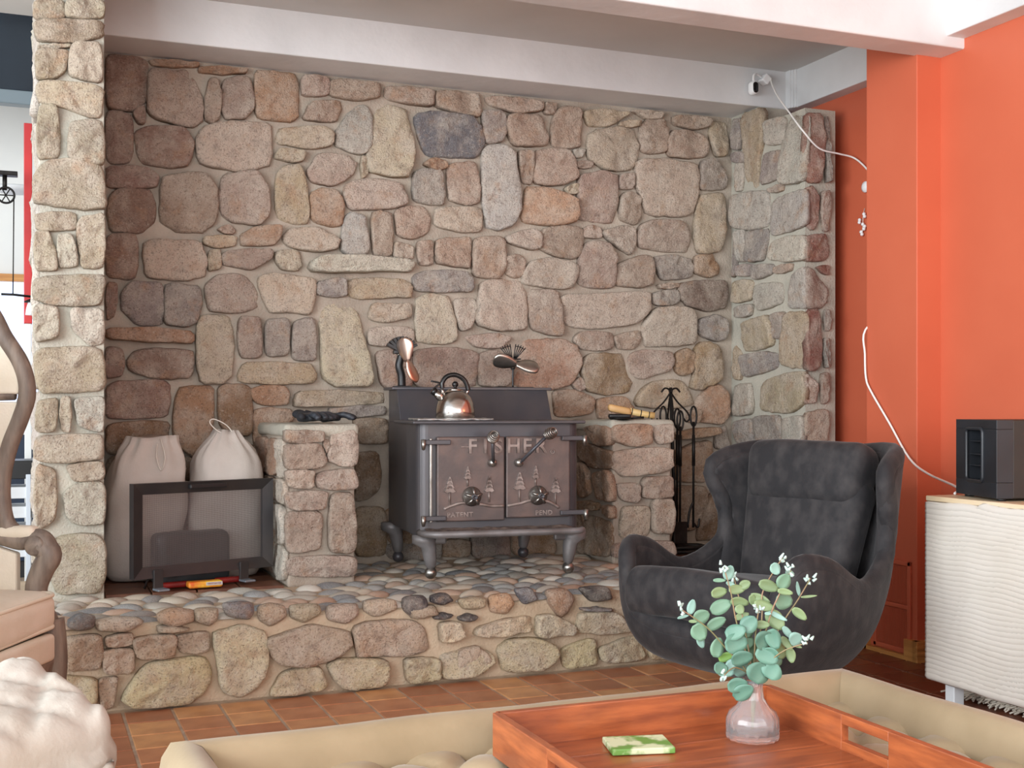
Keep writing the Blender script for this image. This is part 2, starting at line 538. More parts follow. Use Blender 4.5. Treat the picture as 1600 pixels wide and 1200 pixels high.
X, Y, Z = Vector((1, 0, 0)), Vector((0, 1, 0)), Vector((0, 0, 1))
STONES = {
'back': '''
d 299,2361 459,2363 459,2211 416,2149 299,2148
o 462,2360 654,2365 654,2348 478,2335
p 462,2325 635,2333 673,2200 670,2127 628,2101 459,2128
o 663,2356 848,2359 842,2340 663,2326
p 699,2300 731,2307 744,2246 741,2153 712,2124 683,2142 686,2207
p 757,2300 809,2326 855,2326 881,2259 874,2192 842,2159 770,2149 750,2187
d 299,2139 397,2129 397,1943 299,1929
d 403,2136 443,2171 443,2101 422,2099
d 410,2059 459,2089 597,2091 638,2040 616,1940 534,1930 440,1939 422,1970
P 649,2053 674,2103 762,2132 848,2142 951,2146 959,2013 943,1971 888,1946 814,1938 705,1945 659,1963
d 301,1916 440,1923 493,1898 496,1866 478,1842 301,1830
d 306,1795 355,1827 465,1829 483,1786 483,1704 433,1660 311,1658
p 515,1874 545,1897 672,1911 728,1863 733,1771 710,1699 672,1673 570,1673 507,1705 507,1757
p 757,1912 783,1922 893,1936 943,1872 941,1757 906,1718 788,1722 749,1759 741,1845
d 299,1639 416,1645 413,1469 299,1474
P 443,1605 471,1629 654,1629 679,1591 692,1532 679,1493 597,1473 459,1477 447,1528
p 737,1686 776,1704 802,1689 796,1673 757,1677
t 679,1653 809,1663 806,1623 724,1614 679,1624
t 702,1595 744,1601 744,1528 699,1516
p 754,1583 778,1600 954,1614 957,1579 874,1530 762,1541
o 830,1671 888,1703 992,1715 986,1666 967,1636 835,1626
d 299,1445 339,1447 330,1325 300,1302
g 355,1402 391,1452 512,1453 518,1356 512,1288 416,1286 355,1351
g 527,1441 553,1455 660,1446 667,1387 654,1308 616,1285 524,1289
p 685,1453 718,1489 827,1507 880,1469 898,1422 893,1368 827,1348 697,1349
o3 299,1267 502,1269 622,1265 641,1243 635,1213 502,1217 299,1222
d 299,1191 355,1185 364,1134 355,1080 297,1073
d 379,1134 403,1173 453,1186 622,1187 638,1158 625,1073 478,1071 391,1096
T 654,1295 673,1325 783,1332 802,1233 789,1074 737,1051 667,1060 651,1119
d 301,1049 537,1064 537,916 421,911 301,907
O 300,885 540,897 531,826 478,768 300,764
o 580,1031 718,1037 718,942 703,785 628,754 558,812 565,968
O 736,1034 770,1048 869,1040 874,942 869,841 796,828 744,876
O 590,747 647,740 654,654 609,655
O 301,751 540,774 532,631 306,611
O 565,734 718,745 731,600 578,591
O 301,586 478,594 490,400 301,395
O 502,567 705,561 705,391 515,394
O 744,784 941,795 954,594 757,586
O 731,561 954,567 954,380 731,390
o 888,2360 1055,2364 1069,2318 1065,2183 1035,2160 894,2167 891,2267
p 1086,2354 1202,2359 1199,2290 1089,2273
p 1213,2357 1424,2361 1420,2298 1325,2279 1209,2285
p 1453,2354 1671,2354 1660,2279 1453,2295
p 1683,2356 1882,2357 1897,2273 1874,2257 1679,2281
p 1919,2355 2194,2353 2191,2309 2068,2289 1925,2319
p 1123,2249 1247,2268 1258,2235 1227,2177 1089,2172
G 1310,2243 1360,2261 1392,2220 1385,2088 1353,2044 1237,2069 1230,2130
T 1410,2235 1453,2267 1547,2262 1583,2090 1554,1962 1496,1961 1381,1974 1367,2045
b 1583,2241 1694,2258 1852,2255 1913,2188 1905,2116 1874,2071 1768,2070 1649,2060 1612,2120
t 977,2081 994,2130 1185,2146 1220,2122 1209,2070 1144,2056 981,2061
t 974,2014 994,2039 1096,2037 1086,1999 1055,1990 974,2000
p 1109,1957 1157,2035 1282,2035 1321,2000 1310,1958 1213,1900 1130,1911
t 981,1947 1035,1975 1082,1968 1109,1876 1113,1741 1069,1735 981,1746 977,1853
o 1123,1856 1171,1887 1234,1877 1265,1825 1258,1735 1213,1729 1130,1748
P 1268,1887 1296,1923 1353,1937 1453,1941 1532,1925 1547,1843 1481,1821 1303,1803 1275,1839
t 1344,2033 1371,2035 1371,1962 1346,1943
o 1627,2023 1657,2047 1724,2045 1735,2017 1686,2003
g 1579,1978 1620,1998 1701,2001 1724,1925 1716,1850 1579,1859
p 1738,2018 1768,2038 1871,2049 1878,1985 1893,1929 1882,1871 1821,1860 1746,1877
G 1268,1763 1296,1787 1358,1777 1376,1645 1367,1620 1282,1611 1254,1631
p 1390,1790 1424,1803 1481,1790 1481,1615 1398,1613
p 1496,1810 1560,1834 1627,1835 1657,1781 1648,1729 1583,1695 1510,1702
P 1679,1816 1701,1838 1890,1850 1901,1801 1890,1743 1821,1735 1686,1753
g 1901,2281 1982,2288 2013,2255 2013,2190 1990,2155 1920,2142 1909,2202
p 2021,2270 2107,2289 2186,2292 2226,2201 2218,2163 2170,2149 2060,2143 2025,2198
p 2206,2345 2266,2351 2258,2306 2210,2302
p 2290,2335 2388,2333 2388,2163 2355,2156 2250,2155 2242,2231 2258,2299
t 2404,2327 2470,2344 2646,2342 2545,2277 2429,2263
P 2650,2357 2817,2356 2808,2330 2731,2327
t 2595,2296 2697,2309 2688,2282 2595,2277
p 2705,2287 2739,2316 2825,2324 2851,2269 2838,2177 2756,2159 2705,2173 2705,2242
p 2882,2352 3090,2356 3063,2311 3001,2298 2882,2310
p 2851,2239 2886,2280 3010,2287 3076,2250 3072,2172 2974,2157 2851,2155
t 3090,2343 3187,2345 3184,2189 3115,2177 3086,2274
P 2429,2218 2478,2248 2587,2270 2679,2266 2692,2180 2671,2088 2587,2066 2503,2075 2429,2114
G 1901,2123 1990,2143 2052,2114 2083,1928 2087,1863 2044,1769 1920,1752 1905,1916
p 2075,2115 2146,2121 2150,2019 2138,1975 2099,1979
p 2162,2122 2226,2142 2339,2144 2363,2065 2371,2021 2290,1978 2150,1976 2162,2064
G 2355,2145 2412,2150 2396,2119 2363,2113
p 2375,2095 2453,2094 2437,2070 2371,2065
P 2679,2119 2825,2137 3019,2129 3023,2068 3001,1912 2974,1876 2739,1869 2709,1947 2679,2013
g 3036,2146 3115,2158 3180,2079 3180,2023 3029,2007
t 3026,1975 3079,1988 3173,2001 3177,1861 3144,1712 3019,1700 2994,1804
p 2379,2029 2503,2054 2578,2036 2582,1901 2553,1817 2437,1825 2379,1829
p 2595,2044 2663,2057 2663,1989 2595,1984
p 2599,1940 2637,1969 2701,1946 2705,1848 2679,1817 2595,1842
t 2310,1965 2371,1988 2371,1947 2322,1940
o2 2115,1955 2194,1961 2322,1933 2363,1909 2367,1814 2258,1789 2107,1795 2095,1841 2115,1908
p 2698,1818 2791,1847 2965,1842 2976,1698 2825,1703 2695,1709
P 2503,1777 2620,1807 2681,1796 2674,1732 2651,1673 2587,1706 2506,1759
p 2411,1783 2453,1801 2496,1785 2496,1746 2411,1745
p 2194,1752 2226,1780 2355,1791 2404,1779 2396,1682 2363,1643 2282,1647 2186,1679
P 2017,1728 2146,1768 2190,1752 2182,1686 2146,1673 2029,1700
p 1867,1706 2005,1728 2013,1569 1974,1535 1859,1541 1859,1613
p 2017,1634 2083,1645 2111,1617 2099,1558 2060,1542 2017,1562
P 2107,1573 2146,1619 2242,1641 2363,1614 2371,1577 2347,1510 2290,1500 2099,1515
p 2384,1659 2429,1721 2528,1718 2570,1668 2561,1593 2570,1518 2470,1511 2379,1526
p 2578,1623 2697,1666 2748,1669 2765,1624 2761,1537 2705,1523 2574,1526
g 2778,1670 2895,1680 2974,1668 2992,1626 2974,1580 2825,1562 2782,1625
o 3001,1681 3090,1699 3130,1648 3135,1602 3072,1587 3001,1604
P 1893,1514 1982,1532 2099,1522 2119,1486 2119,1312 1966,1301 1874,1327
p 2130,1487 2250,1491 2282,1470 2294,1287 2258,1286 2138,1313
P 2290,1456 2322,1476 2486,1478 2739,1506 2756,1419 2688,1349 2453,1320 2355,1322 2306,1353
g 2765,1495 2895,1515 2913,1477 2904,1450 2782,1439
D 2913,1533 2948,1555 3180,1574 3187,1471 3162,1439 3072,1421 2965,1442 2920,1478
p 2799,1538 2913,1550 2904,1529 2808,1519
P 2714,1334 2782,1423 2930,1432 2987,1418 3001,1295 2992,1257 2731,1240 2722,1289
g 3019,1373 3126,1403 3180,1370 3180,1299 3126,1275 3027,1304
p 2355,1266 2388,1304 2553,1300 2557,1233 2511,1221 2396,1223
p 2566,1286 2697,1315 2709,1281 2671,1231 2587,1230
t2 2992,1226 3045,1269 3126,1252 3153,1174 3144,1088 3027,1037 2974,1049 3001,1126
t2 2895,1209 2957,1233 2992,1210 2983,1126 2930,1106 2895,1132
p 2646,1197 2705,1221 2860,1216 2882,1155 2843,1124 2697,1085 2654,1122
t2 2404,1178 2437,1197 2603,1204 2637,1122 2663,1062 2646,1024 2503,1012 2420,1030 2396,1119
p 2347,1059 2388,1089 2412,1045 2379,1030
t 2678,986 2722,1047 2791,1075 2930,1082 2976,1033 3004,965 2895,950 2791,950 2688,959
o 3008,981 3079,1049 3144,1059 3184,1012 3180,903 3144,875 3019,885
r2 2074,1043 2058,1130 2099,1261 2306,1265 2371,1228 2381,1134 2339,1059 2251,1038
p 1882,1185 1943,1206 2036,1178 2046,1086 2021,1051 1888,1050
p 1577,1202 1746,1214 1876,1202 1879,1113 1864,1039 1583,1037
p 1821,1269 1974,1284 2036,1268 1990,1221 1867,1224
P 1004,1667 1035,1706 1157,1716 1213,1685 1244,1666 1234,1631 1164,1616 1035,1628
T 977,1605 1069,1617 1082,1556 1062,1532 1001,1536 974,1572
w3 1116,1565 1171,1598 1381,1601 1576,1598 1569,1543 1395,1543 1213,1525 1123,1531
P 1496,1672 1576,1656 1576,1607 1492,1610
p 1598,1678 1664,1685 1668,1586 1605,1583
p 1686,1696 1844,1712 1848,1655 1836,1576 1799,1581 1686,1591
T 901,1488 941,1513 1151,1498 1123,1348 1035,1359 947,1353 914,1436
g 1157,1485 1268,1509 1275,1428 1151,1431
t 1282,1490 1325,1509 1532,1510 1569,1487 1561,1431 1481,1435 1325,1419 1282,1442
g 1583,1530 1642,1553 1821,1557 1855,1520 1852,1470 1583,1463
P 1381,1363 1403,1405 1481,1397 1561,1410 1569,1347 1438,1323 1381,1335
P 1374,1287 1403,1298 1561,1305 1579,1278 1576,1229 1381,1218
T 1598,1432 1657,1452 1738,1444 1768,1367 1780,1247 1664,1234 1598,1250 1590,1348
P 1768,1431 1867,1442 1878,1392 1844,1305 1799,1297 1780,1368
T 1171,1350 1192,1398 1275,1404 1339,1355 1346,1286 1381,1149 1395,1052 1240,1041 1171,1078 1171,1241 1161,1315
p 819,1323 909,1326 914,1163 824,1162
g 934,1316 1028,1325 1025,1171 934,1169
g 1048,1312 1140,1332 1144,1156 1048,1154
t 822,1075 840,1128 861,1139 1116,1137 1144,1097 1130,1053 835,1053
o 874,1025 921,1042 1008,1039 1028,1016 1025,965 908,965 878,989
t 1054,1004 1089,1023 1453,1019 1453,969 1199,958 1054,953
g 1199,947 1325,955 1453,958 1453,919 1325,914 1213,923
O 1310,901 1456,900 1456,797 1330,799
o 880,931 927,947 1035,939 1048,901 1008,875 994,781 888,782
O 1316,749 1410,756 1427,692 1424,596 1381,555 1316,549
t2 1316,516 1456,511 1456,309 1316,315
t2 1453,512 1731,503 1731,347 1453,359
g 1453,353 1701,362 1701,278 1467,289
p 1410,1191 1569,1207 1569,1040 1438,1039
t2 1701,362 1836,357 1836,286 1701,292
g 1852,399 2036,392 2036,271 1858,279
t2 2052,391 2258,383 2258,272 2052,281
o 2251,1023 2339,1033 2460,995 2447,926 2264,906
o 2473,989 2620,1001 2661,941 2647,896 2486,896
o 2965,932 3026,938 3022,882 2965,882
o3 2895,834 3115,857 3111,823 2895,797
o 2895,742 3001,777 3079,786 3101,692 3065,594 2895,598
O 2895,567 3054,569 3083,491 3001,361 2895,359
O 3090,538 3173,551 3173,317 3019,308 3019,354
g 3122,841 3180,863 3180,753 3115,754
O 2258,868 2371,867 2371,764 2258,765
O 2258,736 2371,734 2371,557 2258,560
''',
'rightw': '''
g 5042,2354 4985,2349 4985,2202 5042,2213
t 4957,2358 4774,2347 4781,2229 4827,2118 4840,1992 4950,2003 4957,2189
G 4761,2284 4608,2272 4633,2161 4761,2180
g 5042,2190 4957,2181 4957,2135 5042,2151
G 5020,2131 4964,2128 4971,2006 5020,2007
g 4787,2140 4633,2128 4651,2011 4814,1998
G 4570,2271 4452,2252 4456,1955 4633,1971 4626,2167
p 4748,1969 4633,1975 4639,1943 4735,1951
G 5046,1988 4761,1962 4735,1877 4750,1799 4895,1804 5046,1831
G 4724,1911 4452,1924 4452,1763 4608,1750 4730,1752
G 5020,1804 4936,1801 4936,1655 5013,1664
g 4922,1791 4748,1782 4787,1645 4854,1646 4922,1653
w 4761,1725 4595,1725 4452,1713 4452,1607 4583,1615 4761,1642
g 5042,1721 5020,1758 5020,1602 5042,1589
g 5006,1639 4881,1633 4888,1581 5006,1593
g 4874,1625 4709,1614 4722,1571 4854,1558
p 4702,1599 4564,1602 4570,1570 4696,1569
t 5042,1565 4881,1557 4881,1466 5042,1464
G 4861,1533 4645,1523 4639,1431 4827,1409 4861,1472
G 4570,1541 4462,1580 4456,1395 4595,1406
G 5028,1439 4881,1443 4895,1391 5028,1392
t 4971,1358 4735,1379 4702,1237 4950,1218 4978,1296
g 4722,1378 4620,1386 4658,1271 4709,1274
t 4601,1377 4452,1373 4474,1126 4645,1146 4639,1263
t 5042,1253 4978,1211 4978,1088 5042,1097
g 4957,1203 4774,1210 4670,1198 4683,1133 4950,1095
t 4814,1076 4467,1118 4467,976 4534,941 4608,927 4830,941
G 5046,1059 4895,1063 4878,926 5046,909
g 4851,905 4658,912 4658,789 4840,784
G 4633,897 4476,913 4476,794 4633,789
g 5035,878 4884,895 4884,783 5018,779
g 5006,754 4735,763 4735,614 5006,599
G 4709,764 4476,771 4476,629 4709,616
g 5006,568 4476,600 4476,430 5006,351
''',
'stubend': '''
r 3211,2255 3292,2255 3305,2142 3288,1955 3215,1957 3204,2091
r 3211,1921 3252,1935 3279,1883 3269,1768 3245,1744 3217,1765
r 3209,1708 3313,1724 3331,1657 3318,1612 3209,1603
r 3270,1576 3331,1586 3322,1546
p 3209,1572 3245,1559 3331,1478 3305,1399 3209,1396
r 3219,1382 3279,1387 3294,1170 3253,1116 3209,1126
p 3204,1083 3219,1101 3270,1048 3262,977 3204,973
p 3211,922 3320,941 3324,798 3217,794
g 3313,2243 3335,2255 3335,1965 3318,1957
p 3293,1912 3334,1915 3334,1749 3303,1742
g 3313,1385 3336,1385 3336,1299 3315,1299
g 3309,1256 3332,1256 3331,1135 3312,1134
p 3292,1095 3329,1106 3329,977 3296,970
p 3211,771 3331,770 3331,598 3211,601
p 3211,572 3331,569 3331,369 3211,374
''',
'pillar': '''
t 42,2199 143,2211 138,2201 45,2187
t 24,2282 248,2309 248,2253 164,2223 40,2214
t 30,2349 122,2360 122,2305 30,2294
T 133,2362 252,2377 252,2321 133,2306
t 35,2174 71,2186 138,2188 122,2117 86,2091 37,2086
T 148,2214 243,2225 248,2091 138,2107
T 37,2078 248,2074 243,1973 206,1967 133,1996 40,2004
T 40,1987 102,1993 107,1819 37,1811
T 143,1942 206,1958 248,1951 254,1809 216,1809 138,1819
T 31,1756 76,1806 206,1811 248,1794 259,1655 195,1645 71,1654 31,1657
t 28,1615 158,1632 160,1572 40,1563
T 168,1604 255,1631 255,1492 248,1447 181,1440 172,1522
T 29,1553 76,1558 104,1430 32,1427
w 104,1546 148,1551 169,1449 107,1438
t 27,1399 248,1416 256,1391 238,1310 86,1308 27,1322
w 29,1303 102,1294 102,1198 30,1179
w 148,1293 248,1293 251,1184 216,1164 154,1226
T 30,1152 248,1162 256,1011 50,1004 35,1053
T 40,971 102,979 91,872 31,872
T 112,982 143,982 143,871 115,871
w 159,979 254,985 248,865 174,888
T 31,850 248,857 248,770 60,762 31,773
T 31,751 96,734 96,568 40,531 31,576
T 130,749 248,761 251,703 159,696
w 127,655 174,688 254,686 256,546 159,546 130,578
T 91,497 227,507 255,468 255,361 242,305 102,311 71,392
T 28,504 77,498 60,371 28,373
''',
'pierl': '''
p 901,868 946,860 1046,861 1043,822 904,820
P 1080,852 1167,863 1178,832 1174,735 1124,729 1062,755
p 901,811 1031,810 1056,749 1031,725 904,721
p 1048,825 1065,821 1056,779
P 904,712 1007,710 1001,647 916,655
p 1019,701 1155,715 1174,673 1167,640 1031,643
p 904,632 1062,633 1050,567 916,571
p 904,554 1031,556 1040,507 1031,416 910,407
p 1074,621 1161,622 1174,398 1068,403
p 910,386 1167,383 1167,306 916,317
''',
'pierr': '''
o 2349,873 2525,877 2529,795 2438,785 2349,811
P 2540,865 2636,875 2640,801 2572,794
P 2349,762 2628,776 2640,674 2399,651 2353,693
p 2493,642 2636,646 2642,558 2493,558
p 2368,617 2469,618 2466,538 2392,554
P 2399,519 2525,516 2525,390 2384,389
P 2540,543 2642,547 2644,399 2540,410
p 2353,362 2640,364 2642,294 2357,300
''',
'pierrside': '''
o 4973,865 4665,869 4665,790 4775,783
O 4999,802 4791,772 4650,759 4658,686 4840,685 4991,725
o 4991,700 4906,682 4873,568 4991,539
o 4856,655 4681,678 4650,611 4650,548 4823,550
O 4991,523 4791,530 4791,496 4973,489
o 4743,521 4650,521 4650,473 4727,487
O 4906,465 4665,451 4681,310 4906,292
O 4991,458 4923,464 4923,290 4991,290
''',
'hearth': '''
p 112,246 213,248 217,179 204,146 114,151
p 231,242 304,247 304,217 236,214
p 217,199 307,199 309,127 229,134
p 311,231 436,236 431,167 326,173
p 441,231 539,234 534,177 456,178
t 302,88 345,149 505,157 544,133 539,63 485,17 321,20 274,46
p 208,111 264,111 245,29 217,27
t 39,135 199,117 194,34 44,38
T 554,234 655,247 716,222 730,129 695,55 644,23 584,38 564,158
p 726,201 867,233 995,208 1003,160 957,132 877,106 762,118 736,159
p 1011,218 1066,230 1222,227 1262,195 1273,124 1233,113 1028,121 1017,159
P 1313,210 1382,208 1400,163 1319,150
P 1441,177 1464,192 1650,218 1657,162 1518,155 1447,160
t 731,20 778,88 899,97 920,24 799,17
t 925,103 968,115 1121,103 1130,43 1110,18 1001,17 957,37
t 1188,98 1307,91 1313,22 1199,21
t 1319,104 1482,107 1512,67 1464,32 1325,22
P 1675,211 1730,212 1824,167 1827,139 1675,141
P 1837,206 1868,212 1983,204 2055,140 1951,133 1837,144
t 1530,110 1566,135 1681,132 1737,105 1749,70 1693,24 1548,30
t 1768,86 1894,117 1913,29 1786,19
t 1919,80 2081,115 2108,25 1938,30
t 2121,94 2221,63 2214,29 2134,28
p 1382,110 1453,121 1494,79 1464,32 1382,33
t 2920,142 3073,171 3079,31 2950,28
P 2088,201 2399,200 2427,114 2127,123
p 2427,198 2654,196 2654,115 2455,115
p 2683,199 2890,194 2890,114 2689,118
t 2248,91 2539,89 2539,21 2262,24
t 2568,87 2890,82 2920,17 2582,18
''',
'rim': '''
b 123,299 153,312 192,304 189,275 157,270 125,279
o4 387,301 416,312 489,307 492,274 431,263 392,276
t 499,307 566,305 563,275 539,259 502,274
b 588,321 674,318 679,287 664,270 603,285
t 700,302 735,310 782,299 785,270 735,243 705,265
t 803,300 892,300 897,273 850,250 808,264
P 927,292 1021,292 1029,260 989,236 929,250
t 1054,301 1153,300 1161,270 1087,251 1054,269
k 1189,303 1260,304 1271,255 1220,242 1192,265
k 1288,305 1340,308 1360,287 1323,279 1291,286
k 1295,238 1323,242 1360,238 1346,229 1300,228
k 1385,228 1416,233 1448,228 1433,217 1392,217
t 1386,288 1480,286 1477,258 1404,257
o4 1504,290 1570,294 1588,262 1558,231 1504,240
b 1597,309 1654,309 1679,271 1630,260
o 1716,297 1790,298 1822,268 1790,216 1765,206 1728,254
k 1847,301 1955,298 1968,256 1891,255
b 1847,232 1974,221 1968,213 1853,221
T 199,294 245,296 320,293 339,280 292,258 208,264
t 387,266 475,253 470,246 387,246
t 1198,265 1288,274 1311,242 1220,235
b 2033,282 2178,285 2191,225 2046,227
t 2232,270 2396,273 2410,224 2245,222
o 2451,270 2593,266 2593,218 2451,221
b 2650,263 2797,262 2803,213 2656,219
t 2856,259 3023,257 3023,212 2856,214
''',
}

# ------------------------------------------------------------------ the setting
HZ = 0.29                      # hearth top
YB = 5.08                      # back wall
M_WHITE = material('painted_white', (220, 221, 222), 0.55, rgb2=(206, 207, 208), vscale=3, bump=0.15, bscale=25, bdist=0.01)
M_CEIL = material('ceiling_paint', (205, 203, 200), 0.7, rgb2=(196, 194, 191), vscale=2)
M_ORANGE = material('orange_paint', (200, 101, 71), 0.5, rgb2=(194, 95, 66), vscale=2.0, bump=0.05, bscale=80)
M_TILE = material('quarry_tile', (150, 92, 62), 0.38, rgb2=(128, 76, 52), vscale=9, bump=0.15, bscale=60, objcol=True, vmix=0.45)
M_GROUT = material('grout', (186, 164, 142), 0.9, rgb2=(164, 142, 122), vscale=20, bump=0.3, bscale=100)
M_PINE = material('pine_trim', (206, 150, 84), 0.5, rgb2=(180, 120, 62), vscale=4, stretch=(1, 1, 12), bump=0.1)

# floor with its quarry tiles
floor = struct(mesh_obj('floor', [(-4, -3, 0.0035), (3.7, -3, 0.0035), (3.7, 8.6, 0.0035), (-4, 8.6, 0.0035)], [(0, 1, 2, 3)], M_GROUT, smooth=False))
tp = 0.1465
bm = bmesh.new()
bmesh.ops.create_cube(bm, size=1.0)
for v in bm.verts:
    v.co = Vector((v.co.x * (tp - 0.009), v.co.y * (tp - 0.009), v.co.z * 0.012 + 0.001))
bmesh.ops.bevel(bm, geom=list(bm.edges), offset=0.002, segments=1, affect='EDGES')
tile_me = bpy.data.meshes.new('tile')
bm.to_mesh(tile_me)
bm.free()
tile_cols = [(184, 124, 86), (174, 114, 78), (192, 136, 92), (162, 104, 72), (204, 148, 98), (170, 110, 76)]
for j in range(11):
    yy = 3.905 - tp * (j + 0.5)
    for i in range(-3, 22):
        xx = 0.717 + tp * (i - 4) + tp / 2
        dd = 0.3746 * xx + 0.927 * yy
        ll = 0.927 * xx - 0.3746 * yy
        px, py = 800 + 1880 * ll / dd, 637 + 1880 * 0.95 / dd
        if not (-60 < px < 1700 and py < 1290) or xx > 3.16:
            continue
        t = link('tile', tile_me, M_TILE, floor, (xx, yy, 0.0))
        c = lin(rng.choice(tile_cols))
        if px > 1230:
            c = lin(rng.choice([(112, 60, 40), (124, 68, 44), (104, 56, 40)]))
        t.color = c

# back wall
wall_back = struct(bevel_box('wall_back', (0.07, YB, 0.0), (3.6, YB + 0.2, 2.6), M_MORTAR, None, 0))
lay(wall_back, 'back', (Vector((0, YB, 0)), X, Z, -Y), 0.032, 0.015, jit=0.17)
# right-hand stone return and its end
wall_right = struct(bevel_box('wall_right_stone', (3.216, 4.477, 0.0), (3.378, YB, 2.285), M_MORTAR_LIGHT, None, 0))
bevel_box('upper_part', (3.216, 4.84, 2.285), (3.378, YB, 2.373), M_MORTAR_LIGHT, wall_right, 0)
lay(wall_right, 'rightw', (Vector((3.216, 0, 0)), Y, Z, -X), 0.022, 0.008)
lay(wall_right, 'stubend', (Vector((0, 4.477, 0)), X, Z, -Y), 0.024, 0.012)
# pillar at the left end
pillar = struct(bevel_box('pillar', (0.045, 4.468, HZ - 0.05), (0.255, 5.2, 2.9), M_MORTAR_LIGHT, None, 0))
lay(pillar, 'pillar', (Vector((0, 4.468, 0)), X, Z, -Y), 0.030, 0.016, tone=0.9)
for k in range(11):            # stones showing on the pillar's narrow outer side; window light put into the white
    z0 = 0.32 + k * 0.235
    for (ya, yb) in ((4.48, 4.78), (4.80, 5.15)):
        add_stone(pillar, [(ya, z0), (yb, z0 + 0.01), (yb, z0 + 0.205), (ya, z0 + 0.21)], STONE_RGB['w'],
                  (Vector((0.045, 0, 0)), Y, Z, -X), 0.012, 0.010)
# orange walls and the boxed column
wall_recess = struct(bevel_box('wall_recess', (3.46, 3.3, 0.0), (3.7, 5.3, 2.6), M_ORANGE, None, 0))
wall_or = struct(bevel_box('wall_right', (3.182, -3.0, 0.0), (3.4, 3.60, 2.6), M_ORANGE, None, 0))
colm = struct(bevel_box('column', (3.07, 3.582, 0.0), (3.5, 3.872, 2.6), M_ORANGE, None, 0.003))
tr = struct(bevel_box('trim_1', (3.048, 3.56, 0.0), (3.072, 3.63, 0.085), M_PINE, None, 0.002))
struct(bevel_box('trim_2', (3.048, 3.555, 0.0), (3.182, 3.584, 0.085), M_PINE, None, 0.002))
for k, zz in enumerate((0.03, 0.055)):
    bevel_box('moulding', (3.042, 3.549, zz), (3.182, 3.558, zz + 0.016), M_PINE, tr, 0.002)
struct(bevel_box('trim_3', (3.048, 3.63, 0.0), (3.072, 3.86, 0.022), M_PINE, None, 0.002))
struct(bevel_box('trim_4', (3.048, 3.845, 0.0), (3.072, 3.882, 0.085), M_PINE, None, 0.002))
# ceilings and beams
struct(bevel_box('ceiling', (-0.2, -3.0, 2.552), (3.7, 5.3, 2.65), M_CEIL, None, 0))
bmx = struct(bevel_box('beam_back', (0.25, 4.835, 2.373), (3.56, 5.3, 2.56), M_WHITE, None, 0.006))
struct(bevel_box('beam_side', (3.385, 3.58, 2.373), (3.56, 4.84, 2.56), M_WHITE, None, 0.004))
for k in range(3):
    bevel_box('corner_bead', (3.362 + 0.008 * k, 4.80 - 0.012 * k, 2.373), (3.372 + 0.008 * k, 4.84, 2.555), M_WHITE, bmx, 0.002)
struct(bevel_box('beam_near', (-0.2, 3.46, 2.262), (3.19, 3.602, 2.56), M_WHITE, None, 0.006))
struct(bevel_box('beam_near_side', (3.10, -3.0, 2.30), (3.2, 3.47, 2.56), M_WHITE, None, 0.004))

# ------------------------------------------------------------------ the next room seen past the pillar
M_PALE = material('pale_wall', (226, 226, 222), 0.7, rgb2=(216, 216, 214), vscale=2)
M_RED = material('red_paint', (196, 44, 44), 0.45, rgb2=(176, 36, 38), vscale=5)
M_NAVY = material('navy_lacquer', (34, 52, 74), 0.3, rgb2=(26, 38, 56), vscale=3)
M_BLACK = material('black_satin', (22, 22, 24), 0.4, rgb2=(30, 30, 32), vscale=10)
M_IRON = material('wrought_iron', (24, 22, 21), 0.5, 0.6, rgb2=(40, 36, 33), vscale=30, bump=0.3, bscale=90)
M_GLASSDAY = material('bright_window', (200, 214, 240), 0.2, emit=((205, 216, 244), 0.85))
struct(bevel_box('wall_far', (-4.0, 8.0, 0.0), (0.6, 8.15, 3.3), M_PALE, None, 0))
struct(bevel_box('ceiling_far', (-4.0, 5.3, 3.25), (0.6, 8.2, 3.35), M_CEIL, None, 0))
struct(bevel_box('wall_far_side', (0.6, 5.28, 0.0), (0.7, 8.2, 3.35), M_PALE, None, 0))
win = struct(bevel_box('window_1', (-1.2, 7.97, 0.95), (0.12, 7.995, 1.72), M_GLASSDAY, None, 0.002))
bevel_box('window_head', (-1.25, 7.93, 1.72), (0.16, 7.995, 1.765), M_PINE, win, 0.003)
bevel_box('window_sill', (-1.25, 7.9, 0.86), (0.16, 7.995, 0.95), M_WHITE, win, 0.003)
o = thing('dark_panel', 'dark glossy panel with grey lower edge high up beyond the pillar', 'panel', (-0.35, 6.6, 2.6))
bevel_box('screen', (-0.8, -0.03, -0.05), (0.42, 0.03, 0.6), material('dark_gloss', (30, 40, 50), 0.12, rgb2=(20, 26, 34), vscale=1.5), o, 0.006)
bevel_box('edge_strip', (-0.8, -0.05, -0.12), (0.42, 0.03, -0.05), material('grey_trim', (110, 122, 128), 0.35), o, 0.006)
o = thing('red_post', 'narrow red painted post beside the stone pillar', 'post', (0.008, 6.2, 0.0))
bevel_box('shaft', (-0.017, -0.05, 1.35), (0.02, 0.05, 2.30), M_RED, o, 0.003)
bevel_box('footing', (-0.014, -0.04, 0.0), (0.017, 0.04, 1.35), M_PALE, o, 0.003)
o = thing('pulley_lamp', 'black iron pulley lamp with wheel and hanging rod beyond the pillar', 'lamp', (-0.085, 6.0, 1.45))
bevel_box('bracket', (-0.12, -0.03, 0.565), (0.05, 0.03, 0.585), M_IRON, o, 0.003)
tube('hanger', [(-0.005, 0, 0.57), (-0.005, 0, 0.50)], 0.010, M_IRON, o)
wheel_pts = [(0.0 + 0.036 * math.cos(a * math.pi / 12), -0.012, 0.475 + 0.036 * math.sin(a * math.pi / 12)) for a in range(24)]
tube('wheel_rim', wheel_pts, 0.005, M_IRON, o, closed=True)
